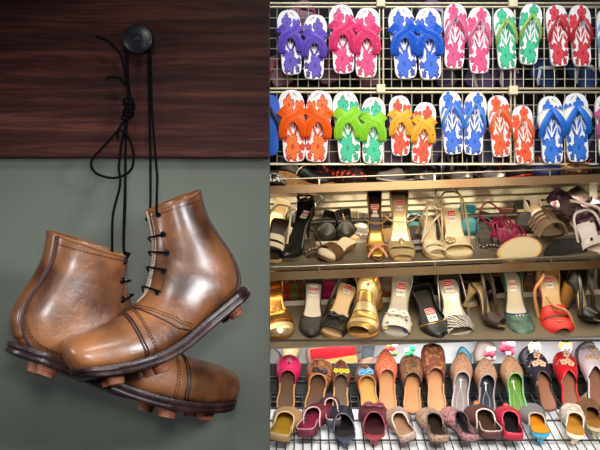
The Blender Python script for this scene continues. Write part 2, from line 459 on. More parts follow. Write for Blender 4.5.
def flipflop(kind, main, dark, strap, strap2, mirror, label, M, L, base=(238, 236, 240)):
    key = (kind, main, strap, mirror)
    if key in FFC: return dup(FFC[key], label, None, M)
    W = .090; L = .25; th = .015; sg = -1 if mirror else 1
    t = thing('flip_flop', label, 'flip-flop', None, M); FFC[key] = t
    xl = lambda s: interp(FL, s)*W/2; xr = lambda s: interp(FR, s)*W/2
    ny, nx = 92, 34
    ss = [(1-math.cos(PI*i/ny))/2*.4+i/ny*.6 for i in range(ny+1)]
    rows = []; ids = []
    for s in ss:
        a, b = xl(s), xr(s)
        rows.append([V((sg*lerp(a, b, j/nx), s*L, th)) for j in range(nx+1)])
    for i in range(ny):
        for j in range(nx):
            s = (ss[i]+ss[i+1])/2; X = lerp(interp(FL, s), interp(FR, s), (j+.5)/nx)
            ids.append(ff_pattern(X, s, kind))
    white = mat(base, .6); 
    mb = MB().grid(rows, ids)
    ol = [V((sg*xr(s), s*L, 0)) for s in ss]+[V((sg*xl(s), s*L, 0)) for s in ss[::-1]]
    def ring(z, k): return [V((p.x*k, (p.y-L/2)*k+L/2, z)) for p in ol]
    mb.grid([ring(th, 1), ring(th-.002, 1.012), ring(th*.5, 1.0), ring(.002, 1.008), ring(0, .99)], 0, wrap=True, capb=True)
    mb.build('footbed', [white, mat(main, .55), mat(dark, .55), mat(strap2, .55), mat((120, 122, 130), .7)], t, normals=True)
    sm_ = mat(strap, .42, pat=('dots', strap2, 85, .16, .24), bump=.3, bscale=300)
    def band(pts, w0, w1, h, ridges, name, lift=0.0, mm=None):
        n = 28; m = 14; R = []
        path = spline([V((x*sg, y*L, 0)) for x, y in pts], n+1)
        for i in range(n+1):
            q = i/n
            c = path[i]+V((0, 0, th+lift-.002+h*math.sin(PI*q)**.7))
            d = (path[min(i+1, n)]-path[max(i-1, 0)]).normalized(); p = V((-d.y, d.x, 0))
            w = lerp(w0, w1, q); row = []
            for j in range(m+1):
                e = lerp(-.5, .5, j/m); z = .004*abs(math.cos(PI*ridges*(e+.5)))
                row.append(c+p*w*e+V((0, 0, z-.004*abs(2*e)**3)))
            R.append(row)
        MB().grid(R).build(name, mm or sm_, t, solid=.003, off=0)
    if kind == 'cross':
        a = W/2*1.0
        for k in (1, -1):
            band([(a*k*.74, .33), (a*k*.74, .45), (a*k*.42, .575), (-a*k*.30, .645), (-a*k*.70, .705), (-a*k*.88, .735)], .027, .040, .027, 4, 'strap', .002 if k > 0 else 0)
    else:
        wide = kind == 'wide'
        w1 = .022 if wide else .0105
        ce = V((0 if not wide else 0, .80*L, th))
        MB().tube([ce+V((0, 0, -.002)), ce+V((0, 0, .012)), ce+V((0, -.004, .017))], .0042 if not wide else .006, 10).build('toe_post', sm_, t)
        for s in (-1, 1):
            x1 = (W/2*.86)*s; R = []; n = 24
            path = spline([ce+V((0, .002, .017)), V((sg*s*.012, .73*L, th+.026)), V((x1*.80*sg, .60*L, th+.026)), V((x1*1.0*sg, .48*L, th+.014)), V((x1*.98*sg, .40*L, th-.002))], n)
            for i, p in enumerate(path):
                d = (path[min(i+1, n-1)]-path[max(i-1, 0)]).normalized()
                nn = V((0, 0, 1)); b = d.cross(nn).normalized(); w = lerp(w1*.5, w1, sm(i/6)) if not wide else lerp(.012, w1, sm(i/9))
                R.append([p+b*w*lerp(-.5, .5, j/6)+V((0, 0, .0015*math.cos(PI*(j/6-.5)))) for j in range(7)])
            MB().grid(R).build('strap', sm_, t, solid=.0035, off=0)
            if wide:    # broad white inner lining in front of the strap
                R = []
                for i, p in enumerate(path):
                    q = i/(n-1); out = V((sg*s*.024*math.sin(PI*min(q*1.2, 1)), .020*math.sin(PI*q), -.004))
                    R.append([p+V((0, 0, -.003)), p+out*.5+V((0, 0, -.001)), p+out+V((0, 0, -.010))])
                MB().grid(R).build('strap_lining', mat((236, 234, 228), .5), t, solid=.0025, off=0)
    return t
GD = 3.0          # distance of the wire grid
C = {
'purple': ('cross', (92, 66, 190), (58, 40, 140), (104, 82, 196), (140, 120, 220)),
'pink': ('cross', (232, 52, 118), (190, 26, 84), (226, 58, 118), (244, 130, 170)),
'royal blue': ('cross', (24, 92, 214), (12, 58, 160), (26, 92, 204), (90, 140, 230)),
'rose pink': ('thong', (226, 62, 124), (190, 36, 92), (206, 104, 146), (226, 150, 180)),
'green': ('thong', (34, 190, 142), (12, 150, 108), (150, 190, 70), (110, 200, 110)),
'red': ('thong', (214, 46, 70), (168, 22, 44), (190, 36, 56), (224, 90, 104)),
'orange': ('cross', (240, 112, 30), (206, 44, 24), (246, 100, 22), (226, 60, 30)),
'lime green': ('cross', (36, 190, 150), (10, 150, 120), (142, 214, 48), (110, 190, 60)),
'yellow': ('cross', (226, 66, 34), (196, 36, 24), (238, 182, 60), (206, 60, 30)),
'bright blue': ('thong', (28, 104, 220), (12, 70, 176), (60, 128, 220), (120, 170, 236)),
'orange red': ('thong', (240, 84, 34), (208, 48, 22), (236, 100, 50), (244, 150, 100)),
'blue and white': ('wide', (30, 116, 224), (14, 80, 184), (34, 112, 222), (70, 140, 232)),
'sky blue': ('thong', (90, 176, 232), (50, 130, 200), (120, 190, 236), (160, 210, 240)),
'magenta': ('cross', (214, 70, 150), (176, 36, 110), (216, 80, 150), (236, 140, 190)),
}
KN = {'cross': 'crossed straps', 'thong': 'a thin toe-post strap', 'wide': 'a broad V strap'}
FF = [('purple', (288.6, 11), (292.4, 75), 1, 'top row'), ('purple', (315.3, 15.8), (313.3, 79.7), 0, 'top row'),
('pink', (341, 5.7), (344, 74), 1, 'top row'), ('pink', (367, 9), (365.5, 78), 0, 'top row'),
('royal blue', (400, 8), (406.5, 79), 1, 'top row'), ('royal blue', (426.5, 9), (430, 80), 0, 'top row'),
('rose pink', (455.5, 4.8), (453.5, 69), 1, 'top row'), ('rose pink', (478, 8.5), (478.5, 73.7), 0, 'top row'),
('green', (503, 9), (507, 69.4), 1, 'top row'), ('green', (530.6, 4.8), (527, 65), 0, 'top row'),
('red', (555, 6.2), (559, 66.6), 1, 'top row'), ('red', (577.5, 6.2), (581, 66.6), 0, 'top row'),
('sky blue', (607, 9), (608, 74), 1, 'top row'),
('orange', (291, 90.7), (295, 162), 1, 'lower row'), ('orange', (320, 91.3), (315.3, 162), 0, 'lower row'),
('lime green', (345, 92), (350, 163), 1, 'lower row'), ('lime green', (373, 98), (372, 164), 0, 'lower row'),
('yellow', (399.5, 96.5), (400.5, 156), 1, 'lower row'), ('yellow', (425, 103), (420, 163.5), 0, 'lower row'),
('bright blue', (449.5, 92), (453.5, 154.5), 1, 'lower row'), ('bright blue', (475, 93), (472, 155), 0, 'lower row'),
('orange red', (497, 96.3), (501, 157), 1, 'lower row'), ('orange red', (520, 106.5), (524, 164), 0, 'lower row'),
('blue and white', (549, 97), (552, 164), 1, 'lower row'), ('blue and white', (573.5, 94), (577, 162), 0, 'lower row'),
('magenta', (605, 95), (608, 158), 1, 'lower row')]
for col, tp, hp, mir, row in FF:
    a = PT(hp[0], hp[1], GD-.004); b = PT(tp[0], tp[1], GD-.004)
    kind, main, dark, strap, strap2 = C[col]
    side = 'left' if mir else 'right'
    KN = {'cross': 'crossed straps', 'thong': 'thin toe-post strap', 'wide': 'broad V strap'}
    lab = 'white flip-flop with %s flowers and %s, %s of its pair' % (col, KN[kind], side)
    if col in ('sky blue', 'magenta'): lab = 'white flip-flop with %s flowers cut off at the right edge, %s' % (col, row)
    if col == 'orange red': lab = 'flip-flop printed all over in orange red, %s of its pair' % side
    if col == 'yellow': lab = 'flip-flop with yellow crossed straps and red flowers, %s of its pair' % side
    if col == 'lime green': lab = 'flip-flop with lime crossed straps and teal flowers, %s of its pair' % side
    L = (b-a).length; s = L/.25
    sx = s*1.04 if kind != 'thong' else s*1.02
    M = frame(a, b-a, (0, -1, 0)) @ Matrix.Diagonal((sx, s, 1, 1))
    flipflop(kind, main, dark, strap, strap2, mir, lab, M, L, (232, 236, 246) if col == 'blue and white' else (240, 238, 242))
# plain blue flip-flop half hidden at the left edge
def plain_flip(label, a, b, c, c2, zdir=(0, -1, 0), name='flip_flop', grp=None, W=.085, strap=True):
    L = (b-a).length
    t = thing(name, label, 'flip-flop', grp, frame(a, b-a, zdir))
    ss = [(1-math.cos(PI*i/24))/2 for i in range(25)]
    ol = [V((interp(FR, s)*W/2, s*L, 0)) for s in ss]+[V((interp(FL, s)*W/2, s*L, 0)) for s in ss[1:-1][::-1]]
    MB().grid([[V((p.x*k, (p.y-L/2)*k+L/2, z)) for p in ol] for z, k in ((0, .97), (.003, 1), (.013, 1), (.016, .97))], wrap=True, capa=True, capb=True).build('footbed', mat(c, .5), t)
    if strap:
        for s in (-1, 1):
            MB().tube(spline([V((0, .8*L, .014)), V((s*.012, .72*L, .03)), V((s*W*.40, .52*L, .028)), V((s*W*.43, .38*L, .012))], 16), .006, 8, flat=.4, up=(0, 0, 1)).build('strap', mat(c2, .5), t)
    return t
plain_flip('plain blue flip-flop with dark straps at the left edge of the lower row', PT(269.5, 156, GD-.004), PT(268.5, 95, GD-.004), (20, 92, 206), (18, 30, 70))
HB = [((284, 86), (274, 56), (196, 120, 150), (150, 60, 90), 'dusty pink slipper hanging behind the grid below the purple pair'),
((312, 30), (296, 4), (206, 130, 170), (160, 70, 110), 'pale pink slipper behind the grid between the purple pair'),
((330, 84), (322, 44), (150, 40, 90), (120, 30, 60), 'maroon pink slipper behind the grid right of the purple pair'),
((372, 88), (360, 60), (150, 40, 84), (90, 30, 60), 'maroon slipper hanging behind the grid below the pink pair'),
((440, 34), (424, 2), (126, 86, 170), (180, 160, 210), 'violet slipper behind the grid above the royal blue pair'),
((448, 88), (436, 52), (92, 66, 140), (150, 130, 190), 'purple slipper behind the grid right of the royal blue pair'),
((492, 88), (466, 72), (112, 84, 160), (206, 200, 220), 'purple slipper with pale strap behind the grid below the rose pair'),
((518, 90), (496, 66), (90, 70, 140), (200, 190, 220), 'dark lilac slipper behind the grid below the green pair'),
((552, 88), (534, 64), (30, 84, 170), (210, 220, 236), 'blue slipper with white strap behind the grid below the red pair'),
((592, 88), (572, 62), (34, 90, 180), (220, 226, 236), 'blue slipper with white strap behind the grid at the right end'),
((394, 165), (384, 120), (96, 80, 150), (150, 140, 190), 'lilac slipper behind the grid left of the yellow pair'),
((440, 170), (438, 130), (80, 66, 140), (150, 140, 190), 'purple slipper behind the grid right of the yellow pair'),
((488, 168), (484, 118), (70, 70, 140), (150, 150, 200), 'dull violet slipper behind the grid right of the bright blue pair'),
((334, 165), (330, 110), (110, 30, 60), (70, 20, 40), 'dark maroon slipper behind the grid between orange and lime pairs'),
((540, 166), (536, 112), (40, 60, 140), (90, 120, 190), 'navy slipper behind the grid left of the blue and white pair'),
((598, 168), (594, 122), (40, 56, 120), (100, 120, 180), 'navy slipper behind the grid at the right end of the lower row')]
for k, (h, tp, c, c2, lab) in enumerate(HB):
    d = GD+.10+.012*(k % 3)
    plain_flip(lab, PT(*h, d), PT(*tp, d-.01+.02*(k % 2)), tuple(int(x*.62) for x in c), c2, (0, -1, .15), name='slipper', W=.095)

# wire grid and its frame
wire = mat((186, 182, 168), .4, .4)
railm = mat((196, 186, 160), .38, .6)
gx = [-140, 381.5, 513.5, 700]; gy = [-60, 4.5, 90, 164]
gn = [['upper left', 'upper middle', 'upper right'], ['lower left', 'lower middle', 'lower right']]
for r in (0, 1):
    for c in (0, 1, 2):
        x0, x1 = (gx[c]-300)/F*GD, (gx[c+1]-300)/F*GD
        if c == 0: x0 = -.55
        z1, z0 = PT(0, gy[r+1]+3 if r else -12, GD).z, PT(0, gy[r+2]-1, GD).z
        if r == 0: z1 = PT(0, 7, GD).z
        mb = MB(); n = round((x1-x0)/.0385)
        for i in range(1, n):
            x = lerp(x0, x1, i/n); mb.tube([V((x, GD+.0055, z0)), V((x, GD+.0055, z1))], .0017, 6)
        n = round((z1-z0)/.0400)
        for i in range(0, n+1):
            z = lerp(z0, z1, i/n); mb.tube([V((x0, GD+.009, z)), V((x1, GD+.009, z))], .0017, 6)
        tag(mb.build('wire_grid', wire), 'silver wire grid panel, %s of the display frame, flip-flops hung on it' % gn[r][c], 'wire grid', 'wire grid panels')
t = thing('display_frame', 'pale metal frame of rails and posts holding the wire grids', 'frame')
for y in (3.0, 6.8, 88.4, 92.2):
    mb = MB(); a = PT(0, y, GD); mb.tube([V((-.56, GD+.004, a.z)), V((1.45, GD+.004, a.z))], .0048, 10); mb.build('rail', railm, t)
mb = MB(); z = PT(0, 164.2, GD).z; mb.box((.45, GD+.002, z), (2.0, .008, .006)); mb.build('bottom_rail', mat((214, 208, 196), .4, .4), t)
for x in (379.6, 383.6, 511.6, 515.6):
    p = PT(x, 0, GD); MB().tube([V((p.x, GD+.012, PT(0, 163, GD).z)), V((p.x, GD+.012, 2.15))], .0042, 10).build('post', railm, t)
for x, y in ((381, 2), (381, 88.5), (513.5, 2.5), (513.8, 90)):
    p = PT(x, y, GD-.012); mb = MB()
    rr = .0165; prof = []
    o2 = [V((rr*max(-1, min(1, 1.5*math.cos(a))), 0, rr*max(-1, min(1, 1.5*math.sin(a))))) for a in [2*PI*j/32 for j in range(32)]]
    mb.grid([[p+V((q.x*k, dy, q.z*k)) for q in o2] for dy, k in ((.014, 1), (.002, 1), (-.001, .9), (-.002, .7))], wrap=True, capa=True, capb=True)
    mb.build('connector', mat((226, 216, 180), .5), t)
mb = MB()
for k in range(25): x = -.52+.08*k; mb.tube([V((x, 3.155, 1.33)), V((x, 3.155, 2.16))], .0012, 6)
for k in range(11): z = 1.35+.08*k; mb.tube([V((-.54, 3.157, z)), V((1.43, 3.157, z))], .0012, 6)
tag(mb.build('wire_grid', mat((60, 58, 60), .5, .3)), 'dark wire grid standing behind the flip-flops, slippers hung on its face', 'wire grid')
struct('wall_display', MB().box((.45, 3.30, 1.78), (2.3, .02, .80)), mat((18, 14, 18), .85))

# ================================================================ DRESS SHOES
def sym(pts):   # right half from heel to toe -> closed control list
    return pts+[(-x, y) for x, y in pts[1:-1][::-1]]
OUT = {
'point': sym([(0,0),(.5,.012),(.70,.07),(.70,.18),(.62,.34),(.68,.46),(.90,.60),(.98,.70),(.82,.82),(.48,.93),(.12,.992),(0,1)]),
'round': sym([(0,0),(.5,.012),(.72,.07),(.72,.18),(.62,.34),(.68,.46),(.92,.62),(1.0,.74),(.95,.86),(.62,.96),(0,1)]),
'square': sym([(0,0),(.5,.012),(.72,.07),(.72,.18),(.62,.34),(.68,.46),(.92,.62),(.98,.74),(.92,.90),(.62,.985),(.3,1),(0,1)]),
}
OUT = {k: outline(v) for k, v in OUT.items()}
class Shoe:
    """local frame: x across, y from heel (0) to toe (L), z up from the ground"""
    def __init__(s, name, label, category, heel, toe, up, H=.08, W=.078, shape='point', plat=.006, group=None, roll=0):
        a = V(heel); b = V(toe); s.H = H; s.W = W; s.plat = plat
        d = b-a; s.L = math.sqrt(max(d.length_squared-H*H, .0064)); L = s.L
        s.l, s.r = OUT[shape]
        n = V(up); n = (n-d*(n.dot(d)/d.length_squared)).normalized()
        if roll: n = Matrix.Rotation(math.radians(roll), 3, d.normalized()) @ n
        d.normalize(); h = math.hypot(L, H)
        # world axes from the two known directions
        Y = d*(L/h)+n*(H/h); Z = n*(L/h)-d*(H/h)
        o = a-Z*(H+plat)
        s.t = thing(name, label, category, group, frame(o, Y, Z))
    def h(s, q):
        H = s.H
        if H < .012: return s.plat+H*(1-sm(q/.5))
        if q < .13: return s.plat+H*(1-.03*q/.13)
        if q < .68:
            f = (q-.13)/.55; return s.plat+H*.97*(1-sm(f*.9+.1*f*f))
        return s.plat+.010*((q-.68)/.32)**2
    def xl(s, q, k=1): return interp(s.l, q)*s.W/2*k
    def xr(s, q, k=1): return interp(s.r, q)*s.W/2*k
    def ss(s, a, b, n): return [lerp(a, b, (1-math.cos(PI*i/n))/2*.5+.5*i/n) for i in range(n+1)]
    def sole(s, mi, ms, th=.005, inset=.95, flat=False):
        q = s.ss(0, 1, 30); L = s.L
        ol = [(s.xr(a), a) for a in q]+[(s.xl(a), a) for a in q[1:-1][::-1]]
        def ring(dz, k):
            out = []
            for x, a in ol:
                z = s.h(a)+dz
                if flat and dz < -.001: z = max(min(z, .002), 0) if dz < -.004 else z
                out.append(V((x*k, (a-.5)*(2*0+1)*L*(k if k < 1 else 1)+.5*L, z)))
            return out
        mb = MB()
        mb.grid([ring(0, .93), ring(0, 1.0), ring(-.0015, 1.02), ring(-th, 1.01), ring(-th-.0005, .95)], wrap=True)
        bot = [[V((lerp(s.xl(a, .95), s.xr(a, .95), j/6), a*L*.95+.025*L, max(min(s.h(a)-th-.0005, .002), 0) if flat else s.h(a)-th-.0005)) for j in range(7)] for a in q]
        mb.grid(bot); mb.build('sole', ms, s.t)
        rows = [[V((lerp(s.xl(a, inset), s.xr(a, inset), j/8), lerp(.012, .985, a)*L, s.h(a)+.0012+.003*(2*j/8-1)**2*(1-a))) for j in range(9)] for a in q]
        s.ins = MB().grid(rows).build('insole', mi, s.t, solid=.0012, off=-1)
        return s
    def vamp(s, m, s0=.52, a=.045, toe=.014, s1=1.0, scoop=.12, name='vamp', k=1.03, pw=.62, scal=0, th=.002, lift=0, ex=1.0):
        n, c = 22, 22; rows = []
        for i in range(n+1):
            row = []
            for j in range(c+1):
                u = j/c; e = abs(2*u-1)
                st = s0-scoop*(e**1.7)+(scal*abs(math.sin(2*PI*u)) if scal else 0)
                q = lerp(st, s1, (i/n)**.85)
                f = (q-s0)/(1-s0) if s0 < 1 else 0
                amp = lerp(a, toe, max(f, 0)**ex)
                if s1 >= 1: amp *= max(1-max(q-.94, 0)/.06*.55, .3)
                x = lerp(s.xl(q, k), s.xr(q, k), (1-math.cos(PI*u))/2)
                row.append(V((x, q*s.L, s.h(q)-.003+lift+amp*math.sin(PI*u)**pw)))
            rows.append(row)
        o = MB().grid(rows).build(name, m, s.t, solid=th, off=1)
        s.edge = rows[0]; return o
    def piping(s, m, r=.0017, name='piping'):
        MB().tube([p+V((0, 0, .0005)) for p in s.edge], r, 7).build(name, m, s.t)
    def quarter(s, m, sA=.45, q0=.02, qb=.05, name='quarter', k=1.03, pip=None, inset=.93, th=.002):
        q = s.ss(sA, 0, 16); per = [(s.xr(a, k), a) for a in q]+[(s.xl(a, k), a) for a in q[:-1][::-1]]
        N_ = len(per); rows = []
        for i in range(7):
            f = i/6; row = []
            for j, (x, a) in enumerate(per):
                w = 1-abs(2*j/(N_-1)-1); hh = lerp(q0, qb, sm(w*1.3))
                kk = 1-(1-inset)*f*f
                row.append(V((x*kk, lerp(a*s.L, .10*s.L, (1-kk)*.6)+(-.003*math.sin(f*PI)), s.h(a)-.003+hh*f)))
            rows.append(row)
        MB().grid(rows).build(name, m, s.t, solid=th, off=0)
        if pip: MB().tube(rows[-1], .0017, 7).build('piping', pip, s.t)
        s.top = rows[-1]
    def heel_post(s, m, kind='stiletto', lean=0.0):
        L, H = s.L, s.H; zt = s.h(.07)-.004; w = s.W*.34
        T = {'stiletto': [(1, 0), (.86, .10), (.5, .3), (.26, .55), (.17, .8), (.16, 1)],
             'block': [(1, 0), (.96, .2), (.86, .5), (.82, .8), (.84, 1)],
             'kitten': [(1, 0), (.86, .15), (.5, .45), (.32, .75), (.36, 1)]}[kind]
        rows = []
        for r, f in T:
            rows.append([V((w*r*math.cos(a), .075*L+w*r*math.sin(a)*(1.0 if r > .5 else .9)-(1-r)*w*.35, zt*(1-f))) for a in [2*PI*k/14 for k in range(14)]])
        MB().grid(rows, wrap=True, capa=True, capb=True).build('heel', m, s.t)
    def wedge(s, m):
        q = s.ss(0.0, .72, 18); L = s.L
        rows = []
        for a in q:
            z = s.h(a)-.006
            rows.append([V((s.xl(a, .98), a*L, z)), V((s.xl(a, .9), a*L+.004, 0)), V((s.xr(a, .9), a*L+.004, 0)), V((s.xr(a, .98), a*L, z))])
        MB().grid(rows, wrap=True, capa=True, capb=True).build('wedge_heel', m, s.t)
    def strap(s, pts, m, r=.0028, flat=.5, name='strap', closed=False):
        """pts: (x in half widths, q along the foot, z above the footbed)"""
        P = [V((x*s.W/2, q*s.L, s.h(min(max(q, 0), 1))+z)) for x, q, z in pts]
        P = spline(P, 8*len(P), closed)
        MB().tube(P, r, 8, closed=closed, flat=1).build(name, m, s.t)
    def sling(s, m, z=.055, r=.0026, s0=.55):
        s.strap([(1.0, s0, .004), (.92, s0-.18, z*.6), (.78, .16, z*.9), (.45, -.01, z), (0, -.04, z), (-.45, -.01, z), (-.78, .16, z*.9), (-.92, s0-.18, z*.6), (-1.0, s0, .004)], m, r, name='sling_strap')
    def ankle(s, m, z=.075, r=.0026, q=.14):
        s.strap([(.62*math.cos(a), q+.15*math.sin(a), z+.012*math.sin(a)) for a in [2*PI*k/10 for k in range(10)]], m, r, name='ankle_strap', closed=True)
        s.strap([(.62, q, z), (.75, q-.02, z*.5), (.72, q, 0)], m, r); s.strap([(-.62, q, z), (-.75, q-.02, z*.5), (-.72, q, 0)], m, r)
    def sticker(s, q=.22, w=.026, l=.044, two=True, x0=0.0):
        a = V((x0, q*s.L, s.h(q)+.0032)); b = V((x0, q*s.L+.01, s.h(q+.01/s.L)+.0032)); y = (b-a).normalized(); z = V((1, 0, 0)).cross(y); R = Matrix((V((1, 0, 0)), y, z)).transposed()
        mb = MB().box(a, (w, l, .0009), R=R); c = mb.build('price_sticker', mat((236, 230, 222), .5), s.t, smooth=False)
        red = mat((206, 30, 36), .5); wt = mat((244, 236, 232), .5); bl = mat((70, 66, 66), .6)
        MB().box(a+R @ V((0, -l*.16, .0008)), (w*.92, l*.27, .0008), R=R).build('red_panel', red, c, smooth=False)
        if two: MB().box(a+R @ V((0, -l*.40, .0008)), (w*.92, l*.13, .0008), R=R).build('red_panel', red, c, smooth=False)
        mb = MB(); random.seed(int(q*100))
        for k in range(7): mb.box(a+R @ V((-w*.36+w*.12*k, l*.22, .0007)), (w*random.choice((.04, .07)), l*.16, .0006), R=R)
        mb.build('barcode', bl, c, smooth=False)
        mb = MB()
        for k in range(4): mb.box(a+R @ V((-w*.27+w*.18*k, -l*.16, .0014)), (w*.10, l*.10, .0006), R=R)
        mb.build('lettering', wt, c, smooth=False)
    def blob(s, x, q, z, r, m, name='bead'):
        MB().ball(V((x*s.W/2, q*s.L, s.h(q)+z)), r, 8).build(name, m, s.t)
    def rosette(s, x, q, z, R, m, m2, name='flower', n=5):
        c = V((x*s.W/2, q*s.L, s.h(q)+z)); mb = MB()
        for k in range(n):
            a = 2*PI*k/n+q*7; mb.ball(c+V((math.cos(a)*R*.6, math.sin(a)*R*.6, 0)), (R*.48, R*.48, R*.28), 8)
        o = mb.build(name, m, s.t); MB().ball(c+V((0, 0, R*.2)), (R*.28, R*.28, R*.22), 8).build('flower_centre', m2, o)
    def bow(s, x, q, z, R, m):
        c = V((x*s.W/2, q*s.L, s.h(q)+z)); mb = MB()
        for k in (-1, 1): mb.tube(spline([c, c+V((k*R*.5, R*.34, R*.2)), c+V((k*R, R*.2, R*.1)), c+V((k*R, -R*.2, R*.1)), c+V((k*R*.5, -R*.3, R*.2)), c], 18), R*.16, 7)
        mb.ball(c+V((0, 0, R*.1)), R*.22); mb.build('bow', m, s.t)

# ---------------------------------------------------------------- the metal rack in the middle
TH = math.radians(2.1)                     # the rack stands a little out of level
def TL(x, z): return z+x*math.tan(TH)
steel = mat((176, 166, 146), .30, .85, bump=.05)
board_m = mat((140, 120, 92), .36, .6, pat=('noise', (120, 78, 42), 5, .5, .75))
XA, XB = -.55, 1.42
def slab(name, y0, y1, z, hgt, m, label=None, cat_=None, parent=None, z2=None):
    mb = MB(); rows = []
    z2 = z if z2 is None else z2
    for x in (XA, XB):
        rows.append([V((x, y0, TL(x-.45, z))), V((x, y0, TL(x-.45, z)-hgt)), V((x, y1, TL(x-.45, z2)-hgt)), V((x, y1, TL(x-.45, z2)))])
    mb.grid(rows, wrap=True, capa=True, capb=True)
    return mb.build(name, m, parent, smooth=False)
def zat(py, d): return ZC-(py-225)/F*d
rack = thing('shoe_rack', 'steel uprights and back sheets of the tilted high heel rack', 'rack')
sh1 = thing('rack_shelf', 'top metal shelf of the rack with thin front rail, just under the flip-flops', 'shelf')
sh2 = thing('rack_shelf', 'middle sloped metal shelf of the rack carrying gold and ivory heels', 'shelf')
sh3 = thing('rack_shelf', 'lowest sloped metal shelf of the rack carrying black, gold and red heels', 'shelf')
def bar(name, py, d, r, m=steel, flat=None, rack=rack):
    z = zat(py, d); mb = MB()
    if flat: 
        rows = [[V((x, d+dy, TL(x-.45, z)+dz)) for dy, dz in ((-.004, -flat), (-.004, flat), (.004, flat), (.004, -flat))] for x in (XA, XB)]
        mb.grid(rows, wrap=True, capa=True, capb=True); return mb.build(name, m, rack, smooth=False)
    mb.tube([V((XA, d, TL(XA-.45, z))), V((XB, d, TL(XB-.45, z)))], r, 10); return mb.build(name, m, rack)
# top shelf, seen from just below its front edge
zs1 = zat(180.5, 2.96)
slab('shelf_board', 2.955, 3.30, zs1, .030, board_m, parent=sh1)
bar('front_rail', 174.2, 2.95, .0035, rack=sh1)
for k in range(5):
    x = -.35+.42*k; z = TL(x-.45, zat(174.2, 2.95)); MB().box((x, 2.951, z-.011), (.006, .004, .026)).build('rail_bracket', steel, sh1, smooth=False)
# back panel of horizontal wires over bright sheet metal
zb0, zb1 = zat(243, 3.42), zat(170, 3.42)
mb = MB(); mb.box((.45, 3.44, (zb0+zb1)/2), (2.0, .01, zb1-zb0)); mb.build('back_sheet', mat((206, 198, 172), .34, .25, pat=('noise', (92, 74, 50), 7, .46, .60), name='sheet_metal_reflections'), rack, smooth=False)  # brown blotches in the colour imitate reflections on the metal
for y in (199, 205, 211, 217, 223):
    bar('back_wire', y, 3.40, .0032, mat((120, 108, 88), .35, .8))
bar('back_bar', 219, 3.32, .012, mat((30, 26, 24), .5))
bar('back_bar', 226, 3.34, .008, mat((36, 30, 26), .5))
# sloped trays
def tray(y0, d0, y1, d1, rack):
    z0, z1 = zat(y0, d0), zat(y1, d1)
    slab('tray', d0, d1, z0, .006, mat((122, 112, 94), .42, .35, bump=.05), parent=rack, z2=z1)
    return V((0, d0, z0)), V((0, d1-d0, z1-z0))
T2 = tray(263.5, 2.955, 241, 3.20, sh2)
bar('tray_back_bar', 239.5, 3.20, 0, mat((206, 198, 180), .4, .3), flat=.006, rack=sh2)
bar('front_rail', 261.8, 2.935, .0035, rack=sh2)
slab('shelf_front', 2.945, 2.957, zat(266.5, 2.95), .031, board_m, parent=sh2)
for k in range(5):
    x = -.35+.42*k; z = TL(x-.45, zat(261.8, 2.935)); MB().box((x, 2.938, z-.010), (.006, .004, .022)).build('rail_bracket', steel, sh2, smooth=False)
T3 = tray(342, 2.955, 300.5, 3.20, sh3)
bar('tray_back_bar', 299, 3.20, 0, mat((206, 198, 180), .4, .3), flat=.011, rack=sh3)
mb = MB(); mb.box((.45, 3.50, zat(290, 3.5)), (2.0, .01, .42)); mb.build('back_sheet', mat((150, 130, 100), .45, .2, pat=('noise', (60, 46, 32), 6, .4, .65)), rack, smooth=False)
slab('back_shelf', 3.21, 3.49, zat(303, 3.2), .004, mat((150, 140, 120), .4, .4), parent=sh3)
slab('back_shelf', 3.21, 3.43, zat(241, 3.2), .004, mat((170, 160, 140), .4, .4), parent=sh2)
for x in (-.53, 1.215, 1.41):
    MB().box((x, 3.38, 1.0), (.032, .05, .86)).build('upright', mat((196, 188, 172), .35, .5), rack, smooth=False)

# materials used by the shoes
BLK = mat((20, 18, 18), .4, bump=.15, coat=.15); BLKM = mat((26, 23, 23), .7); TAN = mat((186, 138, 88), .55)
GOLD = mat((196, 152, 82), .30, .65, bump=.1); PGOLD = mat((214, 190, 140), .34, .45); CREAM = mat((222, 206, 166), .5)
BEIGE = mat((198, 172, 132), .55); DKBR = mat((50, 34, 26), .55); SILV = mat((172, 166, 160), .32, .6)
RED = mat((200, 44, 36), .42); NUDE = mat((206, 176, 132), .5); MAG = mat((158, 34, 84), .45); TAUPE = mat((136, 112, 88), .5)
FLOR = mat((70, 36, 58), .5, pat=('noise', (176, 160, 170), 34, .50, .66)); OLIVE = mat((140, 124, 70), .45)
ZEB = mat((34, 30, 32), .5, pat=('stripes', (196, 190, 184), 45, .45, .55)); TEAL = mat((78, 110, 96), .45, pat=('noise', (40, 66, 60), 40, .4, .7))
GREY = mat((170, 162, 148), .5); BLUE = mat((38, 60, 120), .5); CORK = mat((176, 124, 62), .7, pat=('noise', (120, 76, 34), 80, .4, .7))
UPH = V((0, -1, .62))      # normal of most insoles: to the viewer and up
def shp(name, label, h, t, dh=3.14, dt=2.99, up=UPH, category='shoe', **k):
    k['W'] = k.get('W', .078)*1.14
    return Shoe(name, label, category, PT(h[0], h[1], dh), PT(t[0], t[1], dt), up, **k)

